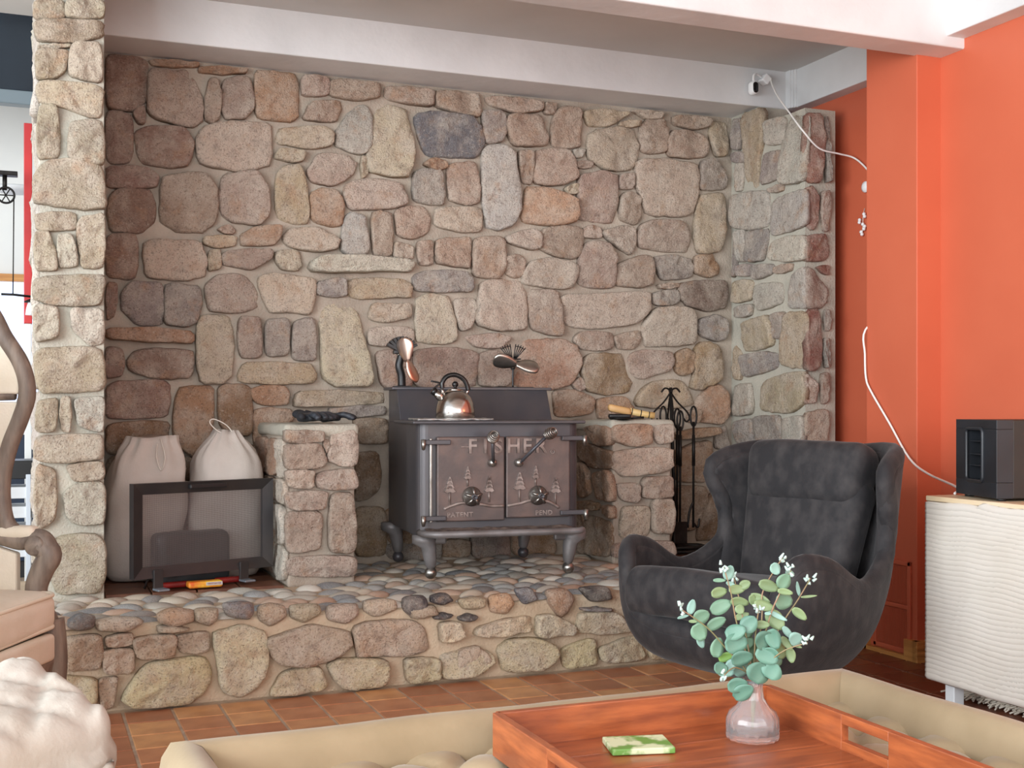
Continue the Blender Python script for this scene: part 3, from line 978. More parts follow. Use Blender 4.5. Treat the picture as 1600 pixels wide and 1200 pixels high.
for a in range(6):
    tube('spoke', [(0, -0.012, 0.475), (0.034 * math.cos(a * math.pi / 3), -0.012, 0.475 + 0.034 * math.sin(a * math.pi / 3))], 0.003, M_IRON, o, 6)
tube('rod', [(0.034, -0.012, 0.47), (0.03, -0.012, 0.02)], 0.003, M_IRON, o, 6)
tube('crossbar', [(-0.02, -0.012, 0.02), (0.03, -0.012, 0.02), (0.125, -0.012, 0.012)], 0.006, M_IRON, o, 6)
lathe('cap', [(0.004, 0.0), (0.03, -0.012), (0.032, -0.018), (0.0, -0.018)], M_IRON, o, 16, (0.108, -0.012, 0.004))
lathe('shade', [(0.014, 0), (0.022, -0.03), (0.026, -0.06), (0.0, -0.062)], material('frosted_glass', (236, 240, 246), 0.3), o, 16, (0.108, -0.012, -0.012))
o = lathe('ceiling_disc', [(0.0, -0.02), (0.10, -0.015), (0.125, 0.0), (0.12, 0.012), (0.0, 0.014)], M_WHITE, None, 32, (-0.05, 7.4, 2.19))
tag(o, 'white shallow round disc above the black pulley', 'light fitting')
o = thing('kitchen_cabinet', 'navy cabinet with white worktop below the far window', 'cabinet', (-0.3, 7.5, 0.0))
bevel_box('body', (-0.9, -0.3, 0.1), (0.42, 0.3, 0.80), M_NAVY, o, 0.004)
bevel_box('plinth', (-0.9, -0.26, 0.0), (0.42, 0.3, 0.1), M_BLACK, o, 0.003)
bevel_box('worktop', (-0.92, -0.32, 0.80), (0.44, 0.3, 0.84), M_WHITE, o, 0.004)
o = thing('shelf_rack', 'white slatted rack standing low behind the pillar', 'rack', (-0.09, 5.75, 0.0))
for k in range(4):
    bevel_box('slat', (-0.16, -0.1, 0.30 + 0.085 * k), (0.14, 0.12, 0.35 + 0.085 * k), M_WHITE, o, 0.003)
for xx in (-0.14, 0.09):
    bevel_box('upright', (xx, -0.115, 0.0), (xx + 0.02, -0.1, 0.66), material('rack_post', (200, 206, 214), 0.4), o, 0.002)
bevel_box('top_band', (-0.16, -0.1, 0.64), (0.14, 0.12, 0.72), M_BLACK, o, 0.003)

# ------------------------------------------------------------------ hearth
hearth = thing('hearth', 'raised stone hearth topped with river pebbles under the wood stove', 'hearth')
bevel_box('core', (-0.6, 3.925, 0.0), (3.1, YB, HZ - 0.016), M_MORTAR_SAND, hearth, 0.02, 3)
lay(hearth, 'hearth', (Vector((0, 3.925, 0)), X, Z, -Y), 0.034, 0.016, tone=1.09, warm=0.06)
lay(hearth, 'rim', (Vector((0, 3.925, 0)), X, Z, -Y), 0.036, 0.003, 'cobble', 1.0, 0.05)
# brown tiled floor behind screen and behind the tools
M_BRICK = material('brown_tile', (118, 76, 54), 0.45, rgb2=(96, 60, 44), vscale=8, bump=0.2, bscale=50)
for (x0, x1, y0) in ((0.26, 0.90, 4.50), (2.66, 3.2, 4.45)):
    nx = max(1, round((x1 - x0) / 0.16))
    ny = max(1, round((YB - 0.02 - y0) / 0.16))
    for i in range(nx):
        for j in range(ny):
            bevel_box('hearth_tile', (x0 + (x1 - x0) * i / nx + 0.003, y0 + (YB - 0.02 - y0) * j / ny + 0.003, HZ - 0.02),
                      (x0 + (x1 - x0) * (i + 1) / nx - 0.003, y0 + (YB - 0.02 - y0) * (j + 1) / ny - 0.003, HZ - 0.006), M_BRICK, hearth, 0.002, 1)
M_PEB = material('river_pebble', (150, 140, 130), 0.34, rgb2=(196, 190, 180), vscale=14, vmix=0.35, objcol=True, bump=0.1, bscale=60, spec=0.5)


def pebble_mesh(k):
    V, F_ = [], []
    n, m = 14, 6
    r = random.Random(k)
    ph = r.random() * 9
    for i in range(m):
        t = (i + 0.35) / (m - 0.65) * math.pi / 2
        for j in range(n):
            a = 2 * math.pi * j / n
            w = 1 + 0.10 * math.sin(2 * a + ph) + 0.07 * math.sin(3 * a + 2 * ph)
            V.append((math.sin(t) * w * math.cos(a), math.sin(t) * w * math.sin(a), math.cos(t)))
    V.append((0, 0, 1.0))
    for i in range(m - 1):
        for j in range(n):
            l = (j + 1) % n
            F_.append((i * n + j, (i + 1) * n + j, (i + 1) * n + l, i * n + l))
    for j in range(n):
        F_.append((len(V) - 1, j, (j + 1) % n))
    me = bpy.data.meshes.new('pebble')
    me.from_pydata(V, [], F_)
    me.polygons.foreach_set('use_smooth', [True] * len(me.polygons))
    me.materials.append(M_PEB)
    return me


peb = [pebble_mesh(k) for k in range(6)]
peb_cols = [(132, 132, 130), (112, 112, 112), (158, 150, 138), (176, 164, 146), (150, 128, 110), (96, 98, 102), (140, 136, 126), (170, 140, 118), (186, 178, 166)]
placed = []


def in_area(x, y):
    if 3.945 < y < 4.45 and -0.2 < x < 3.02:
        return True
    return 4.4 < y < 5.0 and 1.22 < x < 2.31


tries = 0
while tries < 60000 and len(placed) < 300:
    tries += 1
    x, y = rng.uniform(-0.2, 3.02), rng.uniform(3.95, 5.0)
    if not in_area(x, y):
        continue
    a = rng.uniform(0.038, 0.064)
    if all(((x - q[0]) / 1.12) ** 2 + ((y - q[1]) * 1.28) ** 2 > (0.86 * (a + q[2])) ** 2 for q in placed):
        placed.append((x, y, a))
for (x, y, a) in placed:
    p = link('pebble', rng.choice(peb), None, hearth, (x, y, HZ - 0.019))
    p.scale = (a * rng.uniform(0.95, 1.25), a * rng.uniform(0.55, 0.8), rng.uniform(0.013, 0.022) + 0.003)
    p.rotation_euler = (rng.uniform(-0.06, 0.06), rng.uniform(-0.06, 0.06), rng.uniform(-0.6, 0.6))
    p.color = lin(rng.choice(peb_cols))


# ------------------------------------------------------------------ piers beside the stove
def pier(name, label, x0, x1, y0, ztop, key, sidekey=None):
    t = thing(name, label, 'pier', (0, 0, 0))
    bevel_box('core', (x0, y0, HZ - 0.02), (x1, YB, ztop - 0.03), M_MORTAR, t, 0.01)
    V, F_ = rbox_geo((x1 - x0 + 0.03, YB - y0 + 0.02, 0.05), 0.02, 3,
                     lambda w: w + Vector((0, 0, 0.006 * noise.noise(w * 14))), 6)
    mesh_obj('cap', V, F_, M_MORTAR_LIGHT, t, loc=((x0 + x1) / 2, (y0 + YB) / 2 - 0.005, ztop - 0.022))
    lay(t, key, (Vector((0, y0, 0)), X, Z, -Y), 0.03, 0.016)
    if sidekey:
        lay(t, sidekey, (Vector((x0, 0, 0)), Y, Z, -X), 0.024, 0.012)
    else:
        rr = random.Random(5)
        zz = HZ + 0.01
        while zz < ztop - 0.09:
            hh = rr.uniform(0.08, 0.14)
            yy = y0 + 0.005
            while yy < YB - 0.1:
                w = rr.uniform(0.13, 0.24)
                add_stone(t, [(yy, zz), (min(yy + w, YB - 0.03), zz), (min(yy + w, YB - 0.03), zz + hh), (yy, zz + hh)],
                          STONE_RGB['w' if yy < y0 + 0.1 else 'o'], (Vector((x0, 0, 0)), Y, Z, -X), 0.018, 0.010)  # front stones whitened: window light on the corner painted into their colour
                yy += w + 0.02
            zz += hh + 0.018
    return t


pier('stone_pier', 'low stone pier with black gloves on top, left of the stove', 0.912, 1.172, 4.512, 0.885, 'pierl')
pier('stone_pier', 'low stone pier with wooden brush on top, right of the stove', 2.356, 2.642, 4.665, 0.893, 'pierr', 'pierrside')

# ------------------------------------------------------------------ wood stove
M_STEEL = material('stove_steel', (70, 71, 78), 0.38, 0.35, rgb2=(92, 87, 87), vscale=5, ramp=(0.3, 0.75), bump=0.08, bscale=40)
M_CAST = material('cast_iron', (90, 80, 78), 0.42, 0.35, rgb2=(118, 98, 91), vscale=9, ramp=(0.42, 0.72), bump=0.25, bscale=90, bdist=0.002)
M_RELIEF = material('worn_highlight_relief', (160, 146, 140), 0.45, 0.4, rgb2=(108, 94, 88), vscale=20)  # worn raised casting; its highlights are also put into the lighter colour
M_NICKEL = material('nickel', (176, 172, 166), 0.28, 0.9, rgb2=(130, 124, 118), vscale=12)
M_LEG = material('stove_leg', (134, 132, 133), 0.45, 0.3, rgb2=(106, 100, 98), vscale=9, bump=0.15, bscale=50)
M_ASH = material('ash', (120, 104, 94), 0.95, rgb2=(66, 56, 52), vscale=40, bump=0.6, bscale=150)
st = thing('wood_stove', 'black two-step cast iron wood stove with pine tree doors on the hearth', 'stove', (1.732, 4.636, 0.298), -0.1)
pl = []
for (cx, cy, a0) in ((-0.285, -0.262, 180), (0.285, -0.262, 270)):
    for k in range(7):
        a = math.radians(a0 + 15 * k)
        pl.append((cx + 0.04 * math.cos(a), cy + 0.04 * math.sin(a)))
pl += [(0.325, 0.30), (-0.325, 0.30)]
prism('body', pl, 0.165, 0.592, M_STEEL, st, 0, 'z')
prism('upper_body', [(0.04, 0.592), (0.115, 0.728), (0.30, 0.728), (0.30, 0.592)], -0.325, 0.325, M_STEEL, st, 0.003)
bevel_box('top_plate', (-0.352, -0.35, 0.590), (0.335, 0.05, 0.602), M_STEEL, st, 0.004)
bevel_box('rear_plate', (-0.345, 0.11, 0.726), (0.345, 0.32, 0.738), M_STEEL, st, 0.003)
bevel_box('bottom_plate', (-0.315, -0.29, 0.155), (0.315, 0.29, 0.168), M_STEEL, st, 0.003)
# doors
for (x0, x1, z0, word, wx) in ((-0.255, 0.012, 0.218, None, 0), (0.018, 0.278, 0.226, None, 0)):
    d = bevel_box('door', (x0, -0.326, z0), (x1, -0.300, 0.541), M_CAST, st, 0.005)
    cx, cz = (x0 + x1) / 2, (z0 + 0.541) / 2
    left = x0 < -0.1
    L_ = (lambda x, z, y=-0.0135: (x - cx, y, z - cz))
    for (ch, lx) in ((('F', -0.118), ('I', -0.066), ('S', -0.016)) if left else (('H', 0.046), ('E', 0.101), ('R', 0.156))):
        text_obj('letter', ch, 0.078, 0.007, M_RELIEF, d, L_(lx, 0.502), bold=0.0012)
    if left:
        bevel_box('dash', [a - b for a, b in zip(L_(-0.146, 0.502), (0.016, 0.004, 0.0025))], [a + b for a, b in zip(L_(-0.146, 0.502), (0.016, 0.002, 0.0025))], M_RELIEF, d, 0.001)
    else:
        tube('registered_ring', [Vector(L_(0.205, 0.481)) + Vector((0.008 * math.cos(a * math.pi / 6), -0.002, 0.008 * math.sin(a * math.pi / 6))) for a in range(12)], 0.002, M_RELIEF, d, 6, True)
    text_obj('small_lettering', 'PATENT' if left else 'PEND', 0.026, 0.003, M_RELIEF, d, L_(-0.166 if left else 0.17, 0.243), bold=0.0004, spacing=1.1)
    trees = ((-0.206, 0.389, 0.331, 0.278, 0.026), (-0.136, 0.428, 0.381, 0.352, 0.016), (-0.051, 0.390, 0.331, 0.290, 0.022)) if left else \
        ((0.071, 0.402, 0.338, 0.284, 0.028), (0.136, 0.427, 0.379, 0.350, 0.016), (0.217, 0.380, 0.323, 0.270, 0.024))
    for (tx, zt, zb, zg, w) in trees:
        V, F_ = [], []
        layers = 4
        for k in range(layers):
            ztop = zt - (zt - zb) * max(0.0, (k - 0.6)) / layers
            zbot = zt - (zt - zb) * (k + 1) / layers
            ww = w * (k + 1.2) / (layers + 0.2)
            b = len(V)
            yb, yf = 0.0, -0.008
            prof = [(-ww, zbot + 0.002), (-ww * 0.5, zbot - 0.003), (0, zbot), (ww * 0.5, zbot - 0.003), (ww, zbot + 0.002), (ww * 0.25, ztop), (-ww * 0.25, ztop)]
            for y_ in (yb, yf):
                for (a, zz) in prof:
                    V.append(L_(tx + a * (0.85 if y_ == yf else 1), zz, -0.013 + y_))
            n = len(prof)
            F_.append(tuple(range(b, b + n))[::-1])
            F_.append(tuple(range(b + n, b + 2 * n)))
            for i in range(n):
                F_.append((b + i, b + (i + 1) % n, b + n + (i + 1) % n, b + n + i))
        tr_ = mesh_obj('tree_relief', V, F_, M_RELIEF, d, False)
        tube('tree_trunk', [Vector(L_(tx, zb)) , Vector(L_(tx, zg))], 0.0045, M_RELIEF, d, 6)
    hills = [(-0.228, 0.266), (-0.195, 0.280), (-0.150, 0.289), (-0.08, 0.281), (-0.04, 0.274), (0.007, 0.274)] if left else [(0.022, 0.274), (0.073, 0.282), (0.112, 0.292), (0.15, 0.294), (0.193, 0.284), (0.232, 0.262)]
    tube('hill_relief', smooth_path([Vector(L_(a, b)) for a, b in hills], 4), 0.0065, M_RELIEF, d, 8)
    # spin draft knob
    kx, kz = (-0.120, 0.313) if left else (0.145, 0.312)
    kn = lathe('draft_knob', [(0.0, 0.0), (0.036, 0.0), (0.038, 0.006), (0.030, 0.016), (0.013, 0.034), (0.012, 0.048), (0.0, 0.048)], M_NICKEL, d, 28, L_(kx, kz, -0.012), (math.pi / 2, 0, 0))
    for k in range(5):
        a = k * 2 * math.pi / 5 + 0.3
        V, F_ = tube_geo([(0.010 * math.cos(a), 0.010 * math.sin(a), 0.044), (0.034 * math.cos(a), 0.034 * math.sin(a), 0.030)], [0.0045, 0.006], 6)
        mesh_obj('fin', V, F_, M_NICKEL, kn)
    lathe('hub', [(0.0, 0.052), (0.006, 0.052), (0.006, 0.058), (0.011, 0.058), (0.012, 0.046)], M_STEEL, kn, 16)
    # coil-spring handle
    pts = ((-0.040, 0.441), (-0.057, 0.535)) if left else ((0.066, 0.440), (0.165, 0.549))
    lathe('handle_boss', [(0.0, 0.03), (0.012, 0.03), (0.016, 0.02), (0.016, 0.0), (0.0, 0.0)], M_NICKEL, d, 16, L_(pts[0][0], pts[0][1], -0.012), (math.pi / 2, 0, 0))
    a3, b3 = Vector(L_(pts[0][0], pts[0][1], -0.036)), Vector(L_(pts[1][0], pts[1][1], -0.085))
    hd = tube('handle', [a3, b3], 0.0065, M_STEEL, d, 8)
    ax = (b3 - a3).normalized()
    ax = (ax + Vector((0.15 if not left else 0.2, -1.2, 0))).normalized()
    s1 = ax.cross(Vector((0, 0, 1))).normalized()
    s2 = s1.cross(ax)
    coil = []
    for k in range(90):
        t = k / 89
        rr = 0.021 * (0.35 + 0.65 * math.sin(math.pi * (0.12 + 0.76 * t)))
        an = t * 2 * math.pi * 6
        coil.append(b3 + ax * (-0.012 + 0.05 * t) + (s1 * math.cos(an) + s2 * math.sin(an)) * rr)
    tube('coil_grip', coil, 0.0030, M_NICKEL, hd, 5)
# hinges
for (x0, x1, z) in ((-0.318, -0.205, 0.520), (-0.318, -0.222, 0.232), (0.240, 0.343, 0.532), (0.235, 0.348, 0.242)):
    hg = bevel_box('hinge', (x0, -0.345, z - 0.008), (x1, -0.326, z + 0.010), M_STEEL, st, 0.003)
    px_ = x0 + 0.006 if x0 < 0 else x1 - 0.012
    lathe('pin', [(0.0, -0.026), (0.006, -0.024), (0.009, -0.010), (0.010, 0.014), (0.0, 0.016)], M_NICKEL, hg, 12, (px_ - (x0 + x1) / 2, -0.012, -0.004))
bevel_box('door_post', (-0.281, -0.318, 0.215), (-0.272, -0.298, 0.535), M_NICKEL, st, 0.002)
# ash shelf with raised lip
sh = [(-0.30, -0.30), (-0.325, -0.33)]
for k in range(7):
    a = math.radians(180 + 15 * k)
    sh.append((-0.255 + 0.07 * math.cos(a), -0.365 + 0.07 * math.sin(a)))
for k in range(7):
    a = math.radians(270 + 15 * k)
    sh.append((0.255 + 0.05 * math.cos(a), -0.385 + 0.05 * math.sin(a)))
sh += [(0.305, -0.30)]
prism('ash_shelf', sh, 0.168, 0.178, M_LEG, st, 0, 'z')
V, F_ = tube_geo([(x, y, 0.181) for x, y in sh[1:-1]], 0.0125, 8)
mesh_obj('shelf_lip', V, F_, M_LEG, st)
V, F_ = [], []
for i in range(40):
    for j in range(9):
        x, y = -0.30 + 0.585 * i / 39, -0.302 - 0.10 * j / 8
        V.append((x, y, 0.180 + 0.012 * (1 - j / 8) + 0.006 * noise.noise(Vector((x * 30, y * 30, 1)))))
for i in range(39):
    for j in range(8):
        F_.append((i * 9 + j, i * 9 + j + 1, (i + 1) * 9 + j + 1, (i + 1) * 9 + j))
o = mesh_obj('ash_layer', V, F_, M_ASH, st)
o['kind'] = 'stuff'
# legs with ball feet
for (lx, ly, s) in ((-0.275, -0.265, -1), (0.30, -0.265, 1), (-0.30, 0.27, -1), (0.275, 0.27, 1)):
    V, F_ = [], []
    for (z, w, off, dd) in ((0.165, 0.050, -0.01, 0.040), (0.135, 0.046, -0.012, 0.036), (0.115, 0.030, 0.0, 0.030), (0.075, 0.026, 0.004, 0.026), (0.045, 0.020, 0.006, 0.022), (0.036, 0.014, 0.006, 0.016)):
        for k in range(12):
            a = 2 * math.pi * k / 12
            V.append((lx - s * off * 1.5 + w * math.cos(a), ly + dd * math.sin(a), z))
    for i in range(5):
        for k in range(12):
            F_.append((i * 12 + k, i * 12 + (k + 1) % 12, (i + 1) * 12 + (k + 1) % 12, (i + 1) * 12 + k))
    F_.append(tuple(range(12)))
    F_.append(tuple(60 + k for k in range(12))[::-1])
    lg = mesh_obj('leg', V, F_, M_LEG, st)
    fx = lx - s * 0.009
    lathe('ball_foot', [(0.0, 0.0)] + [(0.024 * math.sin(math.pi * k / 10), 0.024 - 0.024 * math.cos(math.pi * k / 10)) for k in range(1, 10)] + [(0.0, 0.048)], M_NICKEL if ly < 0 else M_STEEL, lg, 20, (fx, ly, -0.006))
    V, F_ = [], []
    bevel_box('bracket', (min(lx, lx - s * 0.07), ly - 0.012, 0.128), (max(lx, lx - s * 0.07), ly + 0.012, 0.168), M_LEG, lg, 0.008)

# ------------------------------------------------------------------ on the stove
SM = Matrix.Translation((1.732, 4.636, 0.298)) @ Matrix.Rotation(-0.1, 4, 'Z')


def on_stove(x, y, z):
    return tuple(SM @ Vector((x, y, z)))


M_BRUSHED = material('brushed_steel', (206, 200, 194), 0.2, 1.0, rgb2=(184, 178, 172), vscale=30, stretch=(1, 1, 30))
M_PLASTIC = material('black_handle', (18, 17, 18), 0.28, rgb2=(26, 25, 26), vscale=8)
k_ = thing('kettle', 'brushed steel whistling kettle with black arched handle on the stove', 'kettle', on_stove(-0.142, -0.15, 0.609), -0.1)
lathe('body', [(0.0, 0.0), (0.072, 0.0), (0.078, 0.008), (0.079, 0.03), (0.074, 0.058), (0.062, 0.084), (0.043, 0.104), (0.030, 0.112), (0.0, 0.114)], M_BRUSHED, k_, 48)
ld = lathe('lid', [(0.030, 0.111), (0.028, 0.116), (0.012, 0.120), (0.0, 0.121)], M_BRUSHED, k_, 32)
lathe('knob', [(0.0, 0.116), (0.006, 0.118), (0.006, 0.124), (0.012, 0.130), (0.013, 0.138), (0.008, 0.146), (0.0, 0.148)], M_PLASTIC, ld, 20)
sp_ = tube('spout', [(-0.050, 0, 0.078), (-0.068, 0, 0.092), (-0.084, 0, 0.106)], [0.020, 0.0135], M_BRUSHED, k_, 16)
tube('whistle_cap', [(-0.080, 0, 0.103), (-0.092, 0, 0.112)], 0.0155, M_PLASTIC, sp_, 16)
tube('trigger', smooth_path([(-0.088, 0, 0.116), (-0.075, 0, 0.128), (-0.062, 0, 0.140), (-0.098, 0, 0.148)], 4), 0.004, M_PLASTIC, sp_, 6)
hp = smooth_path([(-0.052, 0, 0.120), (-0.052, 0, 0.142), (-0.034, 0, 0.166), (-0.002, 0, 0.173), (0.030, 0, 0.160), (0.046, 0, 0.138), (0.054, 0, 0.112)], 6)
hn = tube('handle', hp, 0.0095, M_PLASTIC, k_, 12)
for s in (-1, 1):
    tube('handle_post', [(s * 0.047, 0, 0.094), (s * 0.053, 0, 0.118)], 0.006, M_BRUSHED, hn, 8)
M_FOIL = material('foil_mat', (210, 210, 208), 0.35, 0.8, rgb2=(160, 160, 160), vscale=40, bump=0.8, bscale=60, bdist=0.006)
V, F_ = rbox_geo((0.30, 0.19, 0.008), 0.004, 3, lambda w: w + Vector((0, 0, 0.003 * noise.noise(w * 40))), 20)
o = mesh_obj('trivet_mat', V, F_, M_FOIL, None, loc=on_stove(-0.175, -0.21, 0.6065))
o.rotation_euler = (0, 0, -0.1)
tag(o, 'crinkled silver mat under the kettle', 'mat')

M_BLADE = material('satin_blade', (200, 194, 186), 0.3, 0.95, rgb2=(176, 170, 162), vscale=20)
M_COPPER = material('copper_blade', (216, 190, 176), 0.3, 0.9, rgb2=(210, 160, 136), vscale=8)


def fan_blade(parent, mat, ang, length, width, hub, twist=0.5):
    V, F_ = [], []
    n = 14
    for i in range(n + 1):
        t = i / n
        w = width * (0.22 + 0.78 * math.sin(math.pi * min(1, 0.10 + 0.62 * t)) ** 1.2) * (1 if t < 0.8 else math.sqrt(max(0.02, 1 - ((t - 0.8) / 0.21) ** 2)))
        for j in range(5):
            s = (j / 4 - 0.5)
            y = twist * (s * w) + 0.010 * math.sin(math.pi * (j / 4)) * -1
            p = Vector((t * length, y, s * w))
            r = Matrix.Rotation(ang, 3, 'Y')
            V.append(r @ p + Vector(hub))
    for i in range(n):
        for j in range(4):
            F_.append((i * 5 + j, i * 5 + j + 1, (i + 1) * 5 + j + 1, (i + 1) * 5 + j))
    b = mesh_obj('blade', V, F_, mat, parent)
    sd = b.modifiers.new('thick', 'SOLIDIFY')
    sd.thickness = 0.0015
    return b


f1 = thing('stove_fan', 'black finned heat fan with copper blades at the stove corner', 'fan', on_stove(-0.285, 0.215, 0.738), -0.1)
bevel_box('base', (-0.035, -0.03, 0.0), (0.035, 0.03, 0.006), M_BLACK, f1, 0.002)
V, F_ = tube_geo(smooth_path([(0.0, 0, 0.004), (-0.002, 0, 0.05), (-0.012, 0, 0.09), (-0.004, 0, 0.125), (-0.002, 0, 0.135)], 5), 0.017, 10, flat=1.0)
mesh_obj('stem', V, F_, M_BLACK, f1)
bevel_box('plate', (-0.02, -0.02, 0.134), (0.02, 0.02, 0.140), M_NICKEL, f1, 0.002)
bevel_box('heat_sink', (-0.036, -0.022, 0.140), (0.036, 0.022, 0.156), M_BLACK, f1, 0.003)
for k in range(9):
    a = math.radians(-62 + 15.5 * k)
    fn_ = bevel_box('fin', (-0.0062, -0.022, -0.024), (0.0062, 0.022, 0.024), M_BLACK, f1, 0.001)
    fn_.location = (math.sin(a) * 0.046, 0, 0.150 + math.cos(a) * 0.040)
    fn_.rotation_euler = (0, a, 0)
lathe('hub', [(0.0, 0.0), (0.009, 0.0), (0.009, 0.03), (0.0, 0.032)], M_COPPER, f1, 16, (0.016, -0.022, 0.110), (math.pi / 2, 0, 0))
fan_blade(f1, M_COPPER, math.radians(-100), 0.098, 0.058, (0.014, -0.052, 0.110), 0.9)
fan_blade(f1, M_COPPER, math.radians(66), 0.100, 0.05, (0.014, -0.052, 0.112), 0.9)

f2 = thing('stove_fan', 'heat fan with silver propeller and thin wire fins on the stove', 'fan', on_stove(0.203, 0.215, 0.738), -0.1)
bevel_box('base', (-0.085, -0.03, 0.0), (0.085, 0.03, 0.004), M_BLACK, f2, 0.0015)
tube('stem', smooth_path([(0, 0, 0.002), (0, 0, 0.05), (0.001, 0, 0.085)], 4), 0.0045, M_BLACK, f2)
for s in (-1, 1):
    tube('yoke', smooth_path([(0, 0, 0.078), (s * 0.008, 0, 0.088), (s * 0.010, 0, 0.112)], 4), 0.004, M_BLACK, f2)
bevel_box('heat_sink', (-0.028, -0.012, 0.112), (0.028, 0.012, 0.118), M_BLACK, f2, 0.002)
bevel_box('sink_bar', (-0.034, -0.012, 0.122), (0.034, 0.012, 0.127), M_BLACK, f2, 0.002)
for k in range(11):
    a = math.radians(-50 + 10 * k)
    if k == 5:
        continue
    tube('fin', [(math.sin(a) * 0.018 + 0.10 * 0, 0, 0.126), (math.sin(a) * 0.075, 0, 0.118 + 0.072 * math.cos(a * 0.8))], 0.0022, M_BLACK, f2, 6)
for s in (-1, 1):
    tube('fin_band', [(s * math.sin(math.radians(a)) * 0.066, -0.003, 0.118 + 0.063 * math.cos(math.radians(a) * 0.8)) for a in range(10, 52, 5)], 0.0022, M_BLACK, f2, 6)
lathe('hub', [(0.0, 0.0), (0.008, 0.0), (0.008, 0.025), (0.0, 0.027)], M_BLADE, f2, 16, (0.004, -0.01, 0.100), (math.pi / 2, 0, 0))
fan_blade(f2, M_BLADE, math.radians(8), 0.105, 0.060, (0.004, -0.036, 0.101), 0.7)
fan_blade(f2, M_BLADE, math.radians(192), 0.105, 0.060, (0.004, -0.036, 0.101), 0.7)

# ------------------------------------------------------------------ gloves, brush
M_KNIT = material('black_knit', (26, 27, 31), 0.8, rgb2=(40, 42, 48), vscale=60, bump=0.5, bscale=180)
M_RUBBER = material('grey_rubber', (62, 66, 74), 0.5, rgb2=(28, 30, 34), vscale=45, bump=0.5, bscale=90)


def glove(label, loc, rz, flip=1):
    g = thing('work_glove', label, 'glove', loc, rz, 'pair of work gloves')
    V, F_ = rbox_geo((0.085, 0.085, 0.034), 0.016, 4, lambda w: w + Vector((0, 0, 0.006 * noise.noise(w * 25))), 6)
    mesh_obj('palm', V, F_, M_RUBBER, g, loc=(0, 0, 0.020))
    tube('cuff', [(-0.035 * flip, 0.02, 0.022), (-0.075 * flip, 0.03, 0.026), (-0.10 * flip, 0.034, 0.032)], [0.030, 0.030], M_KNIT, g, 14, flat=0.6)
    for i, (fy, fl) in enumerate(((-0.034, 0.055), (-0.012, 0.062), (0.012, 0.058), (0.033, 0.048))):
        pth = smooth_path([(0.03 * flip, fy * 0.8, 0.026), (0.055 * flip, fy * 1.15, 0.030), (0.04 * flip + fl * 0.8 * flip, fy * 1.35, 0.020), (0.036 * flip + fl * flip, fy * 1.4, 0.010)], 4)
        m = len(pth)
        tube('finger', pth, [0.0125 * (1 if q < m - 2 else (0.8 if q == m - 2 else 0.35)) for q in range(m)], M_RUBBER, g, 10)
    pth = smooth_path([(-0.01 * flip, -0.036, 0.022), (0.01 * flip, -0.062, 0.024), (0.035 * flip, -0.074, 0.016)], 5)
    m = len(pth)
    tube('thumb', pth, [0.0135 * (1 if q < m - 2 else (0.8 if q == m - 2 else 0.35)) for q in range(m)], M_KNIT, g, 10)
    return g


glove('black rubber-palmed work glove with curled fingers at the front of the left pier', (1.02, 4.605, 0.894), -1.0)
glove('black knit work glove lying nearer the stove on the left stone pier', (1.125, 4.72, 0.892), -0.25)

M_WOODL = material('pale_wood', (206, 164, 110), 0.5, rgb2=(184, 138, 84), vscale=6, stretch=(1, 10, 1))
M_BAMBOO = material('bamboo', (222, 196, 140), 0.45, rgb2=(204, 172, 112), vscale=14)
b_ = thing('hearth_brush', 'wooden hearth brush with ringed handle on the right stone pier', 'brush', (2.46, 4.74, 0.899), -0.32)
V, F_ = rbox_geo((0.105, 0.05, 0.034), 0.015, 4, lambda w: Vector((w.x, w.y * (1 - 0.18 * (w.x / 0.05) ** 2), w.z + 0.010 * (-w.x / 0.05))), 6)
mesh_obj('head', V, F_, M_WOODL, b_, loc=(-0.03, 0, 0.042))
hd = tube('handle', [(0.015, 0, 0.036), (0.05, 0, 0.028), (0.09, 0, 0.020), (0.125, 0, 0.016)], [0.015, 0.0145], M_BAMBOO, b_, 14)
for x in (0.022, 0.062, 0.098):
    tube('ring', [(x, 0, 0.0345 - (x - 0.02) * 0.19), (x + 0.004, 0, 0.0338 - (x - 0.02) * 0.19)], 0.0158, M_BLACK, hd, 14)
V, F_ = rbox_geo((0.10, 0.044, 0.02), 0.009, 3, None, 4)
mesh_obj('bristles', V, F_, M_BLACK, b_, loc=(-0.03, 0, 0.014))
o = thing('ash_scoop', 'small black metal scoop lying beneath the wooden brush', 'scoop', (2.405, 4.69, 0.893), -0.15)
lathe('pan', [(0.0, 0.006), (0.045, 0.006), (0.052, 0.012), (0.050, 0.014), (0.043, 0.009), (0.0, 0.009)], M_IRON, o, 24)
tube('handle', [(0.045, 0, 0.010), (0.085, -0.006, 0.014), (0.105, -0.008, 0.014)], 0.005, M_IRON, o, 8)

